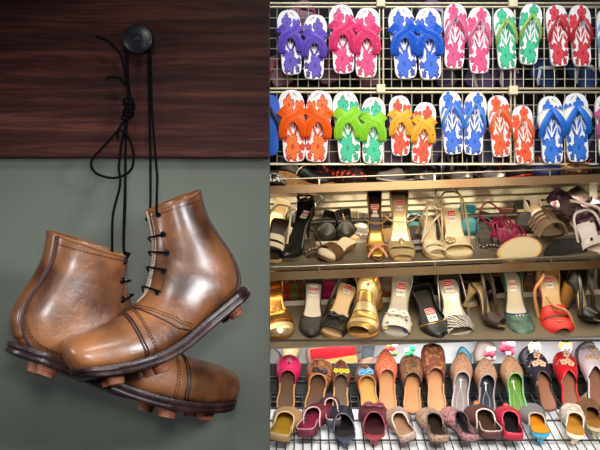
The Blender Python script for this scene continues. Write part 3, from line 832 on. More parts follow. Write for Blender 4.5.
# ---- top shelf: shoes whose lower halves show above the rail
def flat1(label, px, dx, mats, H=.012, d=3.06, py=181, W=.08, kind='flat', yaw=0, L=.235, name='flat_shoe', shape='round'):
    o = PT(px, py, d); o.z = TL(o.x-.45, zs1)
    a = math.radians(yaw); y = V((math.sin(a), -math.cos(a), 0))
    heel = o-y*L/2+V((0, 0, H+.008)); toe = o+y*L/2+V((0, 0, .008))
    s = Shoe(name, label, 'shoe', heel, toe, (0, 0, 1), H=H, W=W, plat=.008, shape=shape)
    return s
s = flat1('black and white patterned flat shoe at the left end of the top shelf', 277, 0, 0, yaw=-8, W=.08)
s.sole(BEIGE, BLKM, .008); s.vamp(mat((22, 20, 20), .5, pat=('cells', (224, 220, 204), 70, .10, .16)), .55, .05, .03, scoop=.1); s.quarter(BLK, .5, .03, .05)
s = flat1('black wedge shoe with tan cork sole on the top shelf', 306, 0, 0, H=.05, yaw=84, L=.215, name='wedge_shoe', d=3.03)
s.sole(BEIGE, CORK, .012, flat=False); s.wedge(CORK); s.vamp(BLK, .5, .055, .028, scoop=.16); s.piping(PGOLD, .003); s.quarter(BLK, .42, .03, .055, pip=PGOLD)
s = flat1('coral flat shoe with black animal print on the top shelf', 341, 0, 0, yaw=58, L=.20, d=3.04)
cor = mat((228, 70, 56), .5, pat=('spots', (40, 20, 22), 55, .30, .42)); s.sole(BEIGE, BLKM, .008); s.vamp(cor, .5, .055, .03, scoop=.12); s.quarter(cor, .45, .03, .06); s.bow(0, .66, .058, .02, cor)
s = flat1('plain black flat shoe beside the coral print shoe', 371, 0, 0, yaw=70, L=.20, d=3.06)
s.sole(DKBR, BLKM, .008); s.vamp(BLK, .5, .055, .03); s.quarter(BLK, .45, .035, .06)
s = flat1('black shoe with a grey pointed toe on the top shelf', 399, 0, 0, yaw=-62, L=.20, d=3.04, shape='point')
s.sole(GREY, mat((190, 180, 164), .5), .008); s.vamp(mat((120, 112, 104), .4), .55, .05, .022); s.quarter(BLK, .48, .035, .06)
for k, (px, yaw, c, lab) in enumerate([(428, -25, SILV, 'black shoe with pale grey wedge toe, left of three alike on the top shelf'), (458, 10, SILV, 'black shoe with pale grey wedge toe, middle of three on the top shelf'), (486, 25, SILV, 'black shoe with pale grey wedge toe, right of three on the top shelf')]):
    s = flat1(lab, px, 0, 0, yaw=yaw, L=.21, d=3.05, shape='point', H=.03); s.sole(BLKM, c, .012); s.wedge(BLK); s.vamp(c, .62, .030, .012, scoop=.05); s.quarter(BLK, .5, .03, .07); s.ankle(SILV, .06)
s = flat1('black flat shoe with red edge on the top shelf', 508, 0, 0, yaw=40, L=.20, d=3.06); s.sole(RED, RED, .008); s.vamp(BLK, .5, .05, .03); s.piping(RED, .003); s.quarter(BLK, .45, .03, .06, pip=RED)
s = flat1('navy flat shoe with white trim on the top shelf', 534, 0, 0, yaw=72, L=.19, d=3.04); s.sole(BLKM, BLKM, .008); s.vamp(mat((30, 36, 92), .45), .5, .05, .03); s.piping(CREAM, .003); s.quarter(mat((30, 36, 92), .45), .45, .03, .06, pip=CREAM)
s = flat1('bronze snakeskin flat shoe on the top shelf', 563, 0, 0, yaw=76, L=.2, d=3.03); br = mat((150, 100, 44), .35, .5, pat=('spots', (60, 40, 24), 90, .3, .6)); s.sole(BLKM, BLKM, .008); s.vamp(br, .5, .052, .03); s.quarter(br, .45, .032, .06)
s = flat1('dark red and black flat shoe at the right end of the top shelf', 592, 0, 0, yaw=60, L=.2, d=3.04); s.sole(BLKM, BLKM, .008); s.vamp(BLK, .5, .05, .03); s.piping(RED, .003); s.quarter(RED, .45, .03, .06)

# ---- middle tray
HS = 'high_heel'
s = shp('sandal', 'beige sandal with broad straps at the left end of the middle tray', (282, 219), (268, 262), 3.12, 2.99, category='sandal', H=.05, shape='round', W=.085)
s.sole(DKBR, BEIGE, .012); s.wedge(BEIGE)
for a, b in ((.50, .60), (.66, .78)): s.vamp(CREAM, a, .045, .04, b, .05, name='strap')
s.sling(CREAM, .06, .004)
s = shp(HS, 'black ankle-strap stiletto with red sticker at left of the middle tray', (309, 211), (283, 259), 3.14, 2.99, H=.105, up=(-.35, -1, .5))
s.sole(BLK, BLK, .006); s.vamp(BLK, .72, .036, .016, scoop=.10); s.quarter(BLK, .30, .01, .055); s.heel_post(BLK); s.sticker(.16, two=False); s.ankle(BLK, .075, .0045)
s = shp(HS, 'black stiletto lying behind with its sole up, left of the middle tray', (312, 200), (290, 227), 3.24, 3.16, H=.07, up=(.6, -1, .3), W=.07)
s.sole(BEIGE, BLK, .005); s.vamp(BLK, .6, .04, .014); s.quarter(BLK, .35, .02, .05)
s = shp('clog', 'cream and brown open-toe clog resting on its side on the tray', (352, 240), (322, 258), 3.13, 3.0, H=.03, up=(-.1, -.8, 1), category='clog', shape='round', W=.075)
s.sole(CREAM, mat((120, 84, 50), .5), .014); s.vamp(mat((104, 74, 44), .5), .62, .045, .035, .86, .08); s.vamp(CREAM, .86, .03, .02, 1.0, .03, name='toe')
for k, (h, t_, lab) in enumerate([((331, 218), (324, 240), 'left shoe of the black pair standing behind the middle tray'), ((342, 216), (348, 239), 'right shoe of the black pair standing behind the middle tray')]):
    s = shp('flat_shoe', lab, h, t_, 3.33, 3.27, H=.01, W=.08); s.sole(BLKM, BLK, .006); s.vamp(BLK, .5, .05, .02); s.quarter(BLK, .45, .03, .05)
s = shp(HS, 'brown and gold slingback with crossed coral straps, two red stickers', (373.5, 193), (378, 262), 3.16, 2.985, H=.10, W=.066)
s.sole(DKBR, GOLD, .006); 
rows = [[V((lerp(s.xl(a, .84), s.xr(a, .84), j/6), a*s.L, s.h(a)+.003)) for j in range(7)] for a in [lerp(.50, .92, i/12) for i in range(13)]]
MB().grid(rows).build('gold_insole', mat((224, 172, 80), .3, .4), s.t, solid=.001)
s.quarter(mat((150, 112, 60), .4), .34, .008, .055); s.heel_post(GOLD); s.sticker(.30, w=.03, l=.05)
cs = mat((220, 150, 108), .4)
for k in (-1, 1): s.strap([(k*1.05, .68, 0), (k*.5, .76, .024), (-k*.4, .86, .024), (-k*.95, .93, 0)], cs, .005)
s.strap([(1.0, .36, .01), (1.3, .42, .035), (.6, .54, .06), (-.6, .54, .06), (-1.3, .42, .035), (-1.0, .36, .01)], GOLD, .003)
s = shp(HS, 'pale gold sandal with knotted toe band and white sticker', (398, 193), (403, 263), 3.17, 2.985, H=.10, W=.084, shape='round')
s.sole(PGOLD, PGOLD, .010); s.quarter(PGOLD, .30, .008, .05); s.heel_post(GOLD); s.sticker(.24, w=.03, l=.046)
s.vamp(PGOLD, .70, .032, .030, .80, .05, name='toe_band'); s.vamp(PGOLD, .84, .028, .022, .95, .04, name='toe_band'); s.blob(0, .72, .034, (.012, .020, .008), PGOLD, 'knot')
s.strap([(1.0, .40, .01), (1.35, .42, .04), (.7, .52, .06), (-.7, .52, .06), (-1.35, .42, .04), (-1.0, .40, .01)], PGOLD, .0034)
s = shp('sandal', 'ivory strappy sandal lying on its side on the middle tray', (425, 216), (440, 260), 3.12, 3.0, H=.07, category='sandal', shape='round', W=.074, up=(.55, -1, .3))
s.sole(CREAM, PGOLD, .012); s.heel_post(PGOLD, 'kitten'); s.vamp(CREAM, .62, .04, .03, .72, .05, name='strap'); s.vamp(CREAM, .78, .034, .024, .88, .05, name='strap'); s.sling(CREAM, .06, .0036); s.ankle(CREAM, .07, .0036); s.strap([(.9, .5, .01), (.3, .4, .06), (-.4, .3, .06), (-.8, .2, .02)], CREAM, .0036)
s = shp('sandal', 'ivory slingback sandal with rosette and red stickers', (449, 209), (462, 259), 3.14, 2.99, H=.09, category='sandal', shape='round', W=.092)
s.sole(CREAM, PGOLD, .012); s.heel_post(PGOLD); s.vamp(CREAM, .62, .040, .034, .80, .06, name='strap'); s.sticker(.22, w=.03, l=.05); s.sling(PGOLD, .07, .0036, .62); s.rosette(.55, .70, .045, .020, PGOLD, GOLD); s.strap([(.9, .6, .01), (1.3, .3, .07), (1.0, .05, .11), (.1, -.06, .11), (-.6, .1, .07), (-.8, .3, .01)], PGOLD, .0034)
# sandals lying with the sole to the viewer
def sole_up(label, c, rx, ry, rot, m1, m2, d=2.99, th=.022, name='sandal'):
    a = math.radians(rot); p = PT(c[0], c[1], d); L = rx/F*d*2
    yd = V((math.cos(a), .35, -math.sin(a))); s_ = Shoe(name, label, 'sandal', p-yd.normalized()*L/2, p+yd.normalized()*L/2, (.1, -1, .75), H=.004, W=ry/F*d*2, shape='round', plat=.0)
    t = s_.t
    ss = [(1-math.cos(PI*i/30))/2 for i in range(31)]
    ol = [V((s_.W/2*math.sin(a)*(1-.12*math.cos(a)), s_.L/2*(1-math.cos(a)), 0)) for a in [2*PI*i/60 for i in range(60)]]
    rg = lambda z, k: [V((p.x*k, (p.y-s_.L/2)*k+s_.L/2, z)) for p in ol]
    MB().grid([rg(-th, .92), rg(-th, .99), rg(-.004, 1.03), rg(0, 1.0), rg(.0005, .90)], wrap=True, capa=True).build('sole_edge', m1, t)
    MB().grid([rg(.0005, .90), rg(-.0008, .87)], wrap=True, capb=True).build('outsole', m2, t)
    for q in (.5, .72):
        MB().tube(spline([V((s_.xr(q), q*s_.L, -th)), V((s_.xr(q)*.8, q*s_.L, -th-.03)), V((0, q*s_.L, -th-.045)), V((s_.xl(q)*.8, q*s_.L, -th-.03)), V((s_.xl(q), q*s_.L, -th))], 16), .004).build('strap', m1, t)
sole_up('flat sandal with cream sole and tan edge turned to the viewer', (520, 249), 25, 14, -14, mat((206, 158, 92), .55), mat((206, 190, 150), .6))
sole_up('flat sandal with black sole turned to the viewer beside the cream sole', (566, 249), 24, 12.5, -10, mat((30, 27, 25), .4), mat((44, 40, 36), .5, pat=('noise', (30, 28, 26), 30, .4, .6)), d=3.0)
s = shp('sandal', 'magenta sandal of tangled thin straps behind the cream sole', (492, 232), (528, 240), 3.16, 3.08, H=.05, category='sandal', up=(0, -.7, 1), W=.08); s.sole(MAG, MAG, .006)
for k in range(6): s.strap([(1.0, .2+.12*k, 0), (.7, .26+.12*k, .05+.01*(k % 2)), (0, .22+.12*k, .06), (-.7, .16+.12*k, .05), (-1.0, .2+.12*k, 0)], MAG, .0036)
s.ankle(MAG, .05, .004, .2); s.strap([(.5, .1, .05), (.9, .0, .10), (.0, .2, .13), (-.6, .4, .09), (-.9, .6, .03)], MAG, .0036)
s = shp('sandal', 'taupe gladiator sandal between magenta and floral shoes', (538, 219), (556, 238), 3.2, 3.06, H=.02, category='sandal', up=(0, -.8, 1), W=.10); s.sole(TAUPE, DKBR, .006)
for k in range(6): s.strap([(1.0, .25+.12*k, 0), (.6, .28+.12*k, .04), (0, .3+.12*k, .055), (-.6, .28+.12*k, .04), (-1.0, .25+.12*k, 0)], TAUPE, .006)
s.strap([(0, .2, .06), (.05, .5, .065), (0, .9, .05)], TAUPE, .006)
s = shp('wedge_shoe', 'tall wedge shoe in dark purple floral fabric at right', (560, 199), (596, 231), 3.18, 3.08, H=.09, category='shoe', up=(-.75, -.7, .25), W=.085, shape='round'); s.sole(mat((96, 80, 84), .6), FLOR, .014); s.wedge(FLOR); s.vamp(FLOR, .5, .05, .035); s.quarter(FLOR, .4, .03, .06)
s = shp('wedge_shoe', 'floral wedge shoe leaning behind its mate at right', (571, 189), (604, 216), 3.24, 3.16, H=.05, up=(.2, -1, .7), W=.085, shape='round', category='shoe'); s.sole(mat((112, 100, 100), .6, pat=('noise', (70, 52, 60), 18, .4, .65)), FLOR, .014); s.wedge(FLOR); s.vamp(FLOR, .55, .04, .03)
s = shp('sandal', 'white sandal with studded strap at the right end of the tray', (583, 223), (600, 257), 3.08, 2.99, H=.05, category='sandal', up=(-.3, -1, .7), W=.09, shape='round'); wht = mat((226, 214, 204), .45); s.sole(wht, wht, .010)
s.vamp(wht, .55, .04, .03, .75, .06, name='strap'); s.sling(wht, .055, .005); s.strap([(-.9, .5, 0), (-1.2, .2, .06), (-.3, .0, .09), (.6, -.2, .10)], wht, .006); s.blob(.1, .62, .044, .006, BLK, 'stud')
# shoes behind the middle tray
BG2 = [((283, 208), (270, 232), CREAM, 'white floral shoe behind the beige sandal at the left'), ((415, 222), (414, 238), mat((40, 110, 112), .5), 'teal shoe behind the pale gold sandal'),
((466, 214), (470, 236), mat((26, 96, 112), .5), 'turquoise shoe behind the ivory slingback'), ((362, 222), (360, 240), SILV, 'silver shoe behind the gold slingback'), ((484, 222), (478, 240), BLKM, 'black shoe behind the ivory slingback, right'),
((440, 226), (444, 242), BLKM, 'black strappy shoe deep between the ivory sandals'), ((530, 206), (546, 226), GREY, 'grey shoe behind the taupe gladiator sandal')]
BG2 += [((350, 220), (356, 244), BEIGE, 'beige shoe leaning behind the cream and brown clog'), ((388, 226), (391, 246), mat((150, 110, 60), .5), 'ochre shoe between brown slingback and pale gold sandal'),
((506, 218), (512, 238), mat((90, 60, 50), .5), 'brown shoe behind the magenta tangled sandal'), ((520, 210), (528, 230), BLKM, 'black shoe right of the magenta tangled sandal'), ((296, 218), (292, 240), GREY, 'grey shoe behind the black ankle-strap stiletto'), ((588, 205), (580, 232), mat((190, 180, 170), .5), 'pale shoe behind the white studded sandal')]
for h, t_, m_, lab in BG2:
    s = shp('shoe', lab, h, t_, 3.36, 3.27, H=.03, W=.08); s.sole(BEIGE, m_, .008); s.vamp(m_, .52, .05, .02); s.quarter(m_, .45, .03, .05)

for lab, h, t_, m_, g in (('black jewelled sandal between the two ivory sandals on the middle tray', (446, 228), (450, 262), BLK, mat((60, 80, 150), .2, .3)), ('silver beaded sandal between pale gold and ivory sandals', (413, 226), (420, 258), SILV, mat((190, 186, 180), .2, .5)), ('black beaded sandal tucked beside the cream sole', (482, 230), (494, 262), BLK, SILV), ('brown flat sandal lying under the black stiletto', (306, 240), (318, 263), DKBR, TAN)):
    s = shp('sandal', lab, h, t_, 3.2, 3.05, H=.02, category='sandal', shape='round', W=.075); s.sole(DKBR, m_, .008); s.vamp(m_, .62, .035, .03, .72, .04, name='strap'); s.vamp(m_, .82, .03, .024, .92, .03, name='strap'); s.sling(m_, .05, .003)
    for k in range(5): s.blob(-.6+.3*k, .66, .03*math.sin(PI*(.2+.15*k))**.6+.004, .005, g, 'jewel')
# ---- lower tray
s = shp(HS, 'metallic gold platform sandal at the left end of the lower tray', (272, 283), (281, 338), 3.16, 2.99, H=.09, shape='round', W=.095); gl = mat((190, 130, 62), .22, .8, bump=.3, bscale=60)
s.sole(gl, gl, .014); s.vamp(gl, .60, .055, .04, .78, .08, name='strap'); s.vamp(mat((226, 200, 150), .25, .6), .82, .045, .03, 1.0, .05); s.quarter(gl, .3, .02, .06); s.heel_post(gl, 'block'); s.ankle(gl, .06, .005)
s = shp(HS, 'black lace pump with white insole and red sticker', (314, 284), (311, 338), 3.16, 2.99, H=.09, W=.084)
lac = mat((24, 21, 21), .6, pat=('spots', (52, 46, 46), 160, .3, .5)); s.sole(mat((200, 192, 176), .4), BLK, .006); s.vamp(lac, .66, .042, .018, scoop=.2); s.quarter(lac, .52, .018, .052); s.heel_post(BLK); s.sticker(.20, w=.032, l=.05, two=False)
s = shp(HS, 'black satin peep-toe slingback with beige insole', (349, 285), (330, 338), 3.14, 2.99, H=.09, W=.088, shape='round', up=(.1, -1, .62)); s.sole(NUDE, GOLD, .012); s.vamp(BLK, .62, .046, .034, .92, .10); s.piping(BLK, .003); s.sling(BLK, .055, .0062, .6); s.heel_post(BLK); s.sticker(.14, w=.03); s.bow(0, .68, .048, .03, BLK)
s = shp(HS, 'gold gladiator sandal wrapped in wide metallic bands', (372, 286), (359, 337), 3.1, 2.985, H=.08, shape='round', W=.10, up=(-.5, -1, .5)); s.sole(GOLD, mat((206, 150, 90), .4), .014); s.heel_post(GOLD, 'block')
for k in range(7): s.vamp(PGOLD if k % 2 else mat((200, 162, 96), .3, .6), .10+.12*k, .075-.006*k, .07-.006*k, .10+.12*k+.13, .03, name='band', lift=.0005*k)
s.quarter(GOLD, .22, .07, .075); s.blob(-.3, .30, .075, (.007, .007, .004), RED, 'stud')
s = shp(HS, 'grey slingback with white bow and multicoloured toe', (402, 281), (395, 338), 3.14, 2.985, H=.07, shape='round', W=.092); s.sole(mat((176, 170, 162), .5), GREY, .012); s.sticker(.20, w=.034, l=.06)
s.vamp(mat((214, 206, 190), .5, pat=('noise', (40, 56, 110), 26, .52, .58)), .66, .045, .035, .90, .12); s.bow(0, .68, .05, .032, mat((232, 226, 208), .5)); s.quarter(GREY, .45, .012, .05); s.heel_post(GREY)
for k, (x, q, c) in enumerate(((-.9, .70, (200, 180, 60)), (-.7, .84, (40, 60, 130)), (.9, .74, (60, 90, 160)), (.75, .86, (210, 190, 120)))): s.blob(x, q, .012, (.012, .016, .008), mat(c, .5), 'patch')
s = shp('flat_shoe', 'long black pointed flat with price card on its toe', (419, 291), (441, 340), 3.12, 2.98, H=.02, W=.094); s.sole(BLKM, BLK, .006); s.vamp(BLK, .74, .034, .018, scoop=.08); s.quarter(BLK, .62, .018, .045); s.sticker(.50, w=.036, l=.056, x0=-.006); s.piping(GOLD, .0024)
s = shp('flat_shoe', 'black flat shoe standing behind the long black pointed flat', (425, 283), (432, 300), 3.3, 3.24, H=.01, W=.09); s.sole(BLKM, BLK, .006); s.vamp(BLK, .5, .05, .02); s.quarter(BLK, .45, .03, .05)
s = shp(HS, 'silver-soled heel with a pleated zebra toe and red stickers', (446, 280), (462, 338), 3.15, 2.985, H=.09, W=.098, shape='round'); s.sole(mat((206, 196, 178), .3, .3), SILV, .010); s.vamp(ZEB, .66, .045, .032, .93, .06, name='toe_band'); s.quarter(mat((54, 44, 36), .45), .22, .01, .055); s.heel_post(BLK); s.sticker(.17, w=.036, l=.058); s.sling(SILV, .05, .0026, .6)
s = shp(HS, 'dark brown pump with a red sticker leaning right of the zebra toe', (462, 291), (492, 338), 3.2, 3.06, H=.08, W=.075, up=(.2, -1, .6)); s.sole(BEIGE, BLK, .006); s.vamp(DKBR, .7, .04, .02); s.quarter(DKBR, .6, .02, .05); s.sticker(.24, w=.026, two=False)
s = shp(HS, 'dark brown strappy heel with gold lining lying sideways', (473, 283), (504, 330), 3.1, 3.0, H=.09, W=.07, up=(.9, -.8, .5)); s.sole(PGOLD, DKBR, .006); s.heel_post(PGOLD, 'kitten'); s.vamp(DKBR, .66, .045, .03, .9, .06); s.sling(DKBR, .07, .0068, .66); s.strap([(-.9, .6, 0), (-1.3, .35, .03), (-1.2, .0, .05), (-.6, -.12, .05)], DKBR, .007)
s = shp(HS, 'black strappy heel with gold buckle deep behind the zebra toe', (468, 272), (494, 298), 3.24, 3.14, H=.08, W=.08); s.sole(BLK, BLK, .006); s.vamp(BLK, .5, .05, .03); s.quarter(BLK, .4, .03, .06); s.blob(.2, .6, .05, (.01, .004, .006), GOLD, 'buckle')
s = shp(HS, 'teal pump with jewelled blue edge and white insole sticker', (508, 272), (525, 338), 3.16, 2.985, H=.09, W=.088, shape='round'); s.sole(mat((196, 186, 166), .45), BLUE, .008); s.vamp(TEAL, .68, .040, .022, scoop=.14); s.piping(BLUE, .0032); s.quarter(TEAL, .55, .018, .055); s.heel_post(BLUE); s.sticker(.26, w=.024, two=False)
for k in range(7): s.blob(-.75+.25*k, .70-.10*abs(-.75+.25*k)**2, .036*math.sin(PI*(.12+.127*k))**.6, .0045, mat((210, 206, 200), .2, .3), 'jewel')
s = shp(HS, 'red sandal with two broad buckled bands and tan crossed straps', (545, 275), (562, 338), 3.14, 2.985, H=.09, W=.10, shape='round'); s.sole(NUDE, mat((170, 60, 44), .5), .012); s.sticker(.18, w=.03, l=.05); s.vamp(RED, .56, .055, .048, .72, .05, name='toe_band'); s.vamp(RED, .76, .048, .036, .98, .05, name='toe_band'); s.quarter(TAN, .28, .01, .055); s.heel_post(TAN)
s.strap([(1.0, .58, .0), (1.25, .4, .05), (.7, .3, .09), (.95, .08, .12)], TAN, .006); s.strap([(.6, .5, .07), (.2, .62, .07), (-.6, .72, .06), (-1.0, .86, .01)], TAN, .0055); s.blob(.1, .64, .056, (.008, .005, .004), GOLD, 'buckle'); s.blob(.05, .84, .044, (.008, .005, .004), GOLD, 'buckle')
s = shp(HS, 'black and gold strappy heel at the right end of the lower tray', (570, 281), (600, 324), 3.1, 3.0, H=.09, W=.085, up=(.9, -.9, .5)); s.sole(PGOLD, BLK, .007); s.vamp(BLK, .66, .05, .03, .9, .06); s.heel_post(GOLD, 'block'); s.quarter(BLK, .36, .05, .075); s.sling(BLK, .07, .0075, .66); s.sticker(.22, w=.026, two=False)
BG3 = [((276, 279), (274, 299), GOLD, 'gold shoe at the far left behind the lower tray'), ((285, 280), (284, 300), mat((206, 64, 30), .5), 'orange shoe on the shelf behind the lower tray'), ((295, 281), (294, 300), OLIVE, 'olive gold shoe behind the lower tray'), ((328, 276), (331, 299), mat((220, 40, 120), .45), 'hot pink shoe behind the black lace pump'),
((340, 276), (338, 298), SILV, 'silver shoe behind the peep-toe slingback'), ((358, 276), (362, 297), BLKM, 'black shoe behind the gold gladiator sandal'), ((381, 278), (380, 298), mat((190, 116, 50), .4), 'amber shoe behind the grey slingback'), ((391, 272), (388, 292), mat((206, 180, 170), .45), 'pale pink shoe behind the grey slingback'),
((487, 274), (490, 296), CREAM, 'cream shoe with red sticker behind the brown heels'), ((497, 274), (500, 294), BLKM, 'black round shoe behind the teal pump'), ((529, 275), (526, 300), TAN, 'tan shoe between the teal pump and red sandal'), ((585, 274), (590, 296), CREAM, 'cream box-toed shoe behind the black and gold heel')]
BG3 += [((304, 280), (303, 300), mat((120, 90, 60), .5), 'brown shoe left of the black lace pump, behind'), ((437, 276), (436, 298), SILV, 'silver shoe behind the black pointed flat'), ((476, 276), (478, 298), mat((110, 70, 50), .5), 'chestnut shoe behind the brown strappy heel'), ((518, 276), (516, 298), mat((150, 120, 90), .5), 'light brown shoe behind the teal pump'), ((574, 276), (572, 298), mat((200, 180, 150), .5), 'sand coloured shoe behind the red sandal')]
for h, t_, m_, lab in BG3:
    s = shp('shoe', lab, h, t_, 3.36, 3.28, H=.05, W=.075); s.sole(BEIGE, m_, .008); s.vamp(m_, .52, .05, .02); s.quarter(m_, .45, .03, .05); s.sticker(.2, two=False)
def plastic_bag(label, x0, y0, x1, y1, d, c):
    mb = MB(); rows = []
    for i in range(9):
        rows.append([PT(lerp(x0, x1, i/8), lerp(y0, y1, j/5), d+.012*math.sin(i*2.1+j)+.01*math.cos(j*1.7)) for j in range(6)])
    tag(mb.grid(rows).build('shopping_bag', mat(c, .3), solid=.012), label, 'bag')
plastic_bag('turquoise plastic bag on the shelf behind the black pointed flat', 408, 272, 452, 284, 3.36, (30, 150, 168))

# ================================================================ EMBROIDERED SLIPPERS ON THE LOWEST RACK
d0, d1 = 2.72, 3.15
def jz(d): return lerp(zat(452, d0), zat(385, d1), (d-d0)/(d1-d0))
JN = V((0, -(jz(d1)-jz(d0)), d1-d0)).normalized()
def onj(px, py, lift=0.0):
    # meet the sloping wire shelf along the sight line
    ry = 1; rz = -(py-225)/F
    k = (jz(d1)-jz(d0))/(d1-d0); t = (ZC-(jz(d0)-k*d0))/(k-rz) if k != rz else d0
    p = PT(px, py, t); return p+JN*lift
t = thing('wire_shelf', 'sloping dark wire shelf carrying two rows of slippers', 'shelf')
dkw = mat((34, 34, 38), .5, .2)
x = -.5
while x < 1.42:
    MB().tube([V((x, 2.64, jz(2.64)-.004)), V((x, 3.10, jz(3.10)-.004))], .0022, 6).build('wire', dkw, t); x += .030
for dd in (2.66, 2.80, 2.92, 3.00):
    MB().tube([V((-.52, dd, jz(dd)-.008)), V((1.42, dd, jz(dd)-.008))], .0035, 8).build('cross_bar', dkw, t)
for py, d in ((377, 3.13), (381.5, 3.13), (397, 3.125), (402, 3.12)):
    MB().tube([V((-.52, d, zat(py, d))), V((1.42, d, zat(py, d)))], .0045, 8).build('back_rail', mat((44, 50, 50), .4, .4), t)
tag(MB().box((.45, 2.86, 0), (2.0, .006, .001)).build('shelf_liner', mat((248, 248, 250), .6)), 'bright white liner sheet lying under the wire shelf', 'sheet')
o = bpy.data.objects['shelf_liner']; me = o.data
for v in me.vertices:
    dd = 2.62 if v.co.y < 2.86 else 3.12
    v.co.y = dd if dd < 3 else 3.05; dd = v.co.y; v.co.z = jz(dd)-.035+(.0015 if v.co.z > 0 else -.0015)
MB().box((.45, 3.145, (zat(362, 3.13)+zat(412, 3.0))/2), (1.96, .006, zat(366, 3.13)-zat(412, 3.0)), R=None).build('back_board', mat((52, 56, 56), .6, pat=('noise', (90, 92, 84), 14, .45, .7)), t, smooth=False)
MB().box((.45, 3.215, zat(388, 3.2)-.008), (1.96, .16, .006)).build('back_ledge', mat((70, 72, 74), .5), t, smooth=False)
struct('wall_lower_back', MB().box((.45, 3.30, .53), (2.0, .012, .46)), mat((240, 242, 244), .7))
mb = MB(); mb.box((.45, 2.945, zat(341.5, 2.94)+.003), (1.96, .014, .006)); mb.build('shelf_lip', mat((40, 34, 28), .5), rack, smooth=False)

def jutti(label, hp, tp, out, ins, pip=None, W=.080, shape='point', s0=.58, a=.058, toe=.016, back=True, lining=TAN, dh=None, dd=.15, up=None, q0=.012, scal=0, H=.012, scoop=.2, inner=None, name='slipper'):
    A = onj(*hp, lift=.02); B = PT(tp[0], tp[1], A.y+dd)
    s = Shoe(name, label, 'slipper', A, B, up or (0, -1, .45), H=H, W=W, shape=shape, plat=.008)
    s.sole(ins, mat((96, 62, 44), .6), .008); s.vamp(out, s0, a, toe, scoop=scoop, scal=scal)
    if pip: s.piping(pip, .0026)
    if back:
        for sd in (-1, 1):
            f = s.xr if sd > 0 else s.xl
            s.strap([(f(q, .97)/(s.W/2), q, z) for q, z in ((s0-scoop+.02, a*.42), (s0-scoop-.08, .012), (.26, .009), (.14, .008), (.04, .006))], lining, .0034, name='side_lining')
    return s
gm = lambda c, c2, sc=90, k='spots', lo=.25, hi=.5: mat(c, .5, pat=(k, c2, sc, lo, hi), bump=.4, bscale=400)
LT = mat((180, 124, 78), .5); LB = mat((120, 84, 54), .5); BRN = mat((88, 60, 40), .5)
def deco(s, n, m, m2, q0=.66, q1=.9, R=.008):
    for k in range(n):
        q = lerp(q0, q1, (k+.5)/n); x = .42*(1 if k % 2 else -1)*(1-(q-q0)/(1-q0))
        f = max((q-.6)/.4, 0); s.rosette(x, q, lerp(.047, .016, f)*.92, R, m, m2)
TP = mat((206, 150, 106), .45)
s = jutti('magenta slipper with pink ruffles at the left of the back row', (285, 416), (290, 356), mat((214, 34, 90), .5), BRN, None, .086, 'round', s0=.62); s.blob(0, .80, .036, (.014, .022, .008), mat((196, 120, 140), .5), 'tongue_patch')
for k in range(3): s.vamp(mat((232, 44, 104), .45), .64+.07*k, .056-.007*k, .050-.007*k, .70+.07*k, .04, name='ruffle')
s.blob(0, .76, .05, .004, BLK, 'button')
s = jutti('brown slipper with a black bow, second in the back row', (313, 417), (322, 361), gm((60, 46, 44), (170, 110, 70)), BRN, LT, .094, 'round', s0=.60); s.bow(0, .66, .056, .024, mat((44, 44, 50), .4)); s.rosette(0, .86, .03, .012, LT, GOLD)
s = jutti('brown slipper with yellow flowers, third in the back row', (340, 417), (341, 361), gm((150, 104, 72), (110, 60, 50)), mat((96, 76, 60), .5), None, .078, s0=.60)
for k in (-.5, 0, .5): s.rosette(k, .67, .052, .011, mat((200, 190, 40), .45), GOLD)
s = jutti('tan slipper with a pale blue bow, fourth in the back row', (371, 417), (363, 366), gm((156, 104, 60), (110, 70, 40)), mat((206, 150, 80), .45), LT, .088, s0=.62); s.bow(0, .67, .055, .024, mat((110, 170, 210), .4)); s.bow(0, .72, .054, .020, mat((90, 150, 200), .4))
s = jutti('coral red slipper with beaded flowers, fifth in the back row', (388, 418), (385, 350), gm((208, 84, 66), (232, 130, 96)), LT, None, .084, s0=.60); deco(s, 4, mat((222, 90, 72), .45), GOLD, .64, .84, .011)
s = jutti('dark brown slipper with gold braid, sixth in the back row', (412, 419), (411, 357), gm((74, 52, 58), (150, 106, 80)), LT, BLK, .084, 'square', s0=.60)
for k in (-1, 1): s.strap([(k*.75, .60, .034), (k*.35, .75, .046), (0, .90, .028)], GOLD, .003, name='braid')
s = jutti('tall tan slipper with copper embroidery, seventh in the back row', (437, 419), (432, 345), gm((190, 134, 92), (130, 76, 56), 70), LT, None, .086, 'square', s0=.58)
for nm, h, t_, inm, pp in (('grey', (459, 420), (462, 353), mat((122, 114, 112), .45), mat((180, 168, 170), .4)), ('black', (486, 420), (485, 359), mat((36, 40, 52), .4), mat((150, 140, 140), .4)), ('green', (519, 420), (508, 356), mat((88, 124, 32), .45), mat((120, 176, 130), .4))):
    s = jutti('pointed embroidered slipper with %s insole and white star motif' % nm, h, t_, gm((150, 98, 78), (190, 150, 120), 130), inm, pp, .082, s0=.60, lining=pp)
    MB().add([V((0, .56*s.L, s.h(.56)+.003))+V((math.cos(a)*r, math.sin(a)*r, 0)) for a, r in [(2*PI*k/10, .011 if k % 2 == 0 else .004) for k in range(10)]], [tuple(range(10))]).build('star_motif', mat((232, 230, 226), .5), s.t, solid=.001)
    s.strap([(0, .52, .0035), (0, .42, .0035)], mat((232, 230, 226), .5), .0022, name='motif_line'); s.strap([(0, .42, .0035), (.28, .25, .0035), (.25, .06, .0035)], pp, .0012, name='motif_line'); s.strap([(0, .42, .0035), (-.28, .25, .0035), (-.25, .06, .0035)], pp, .0012, name='motif_line')
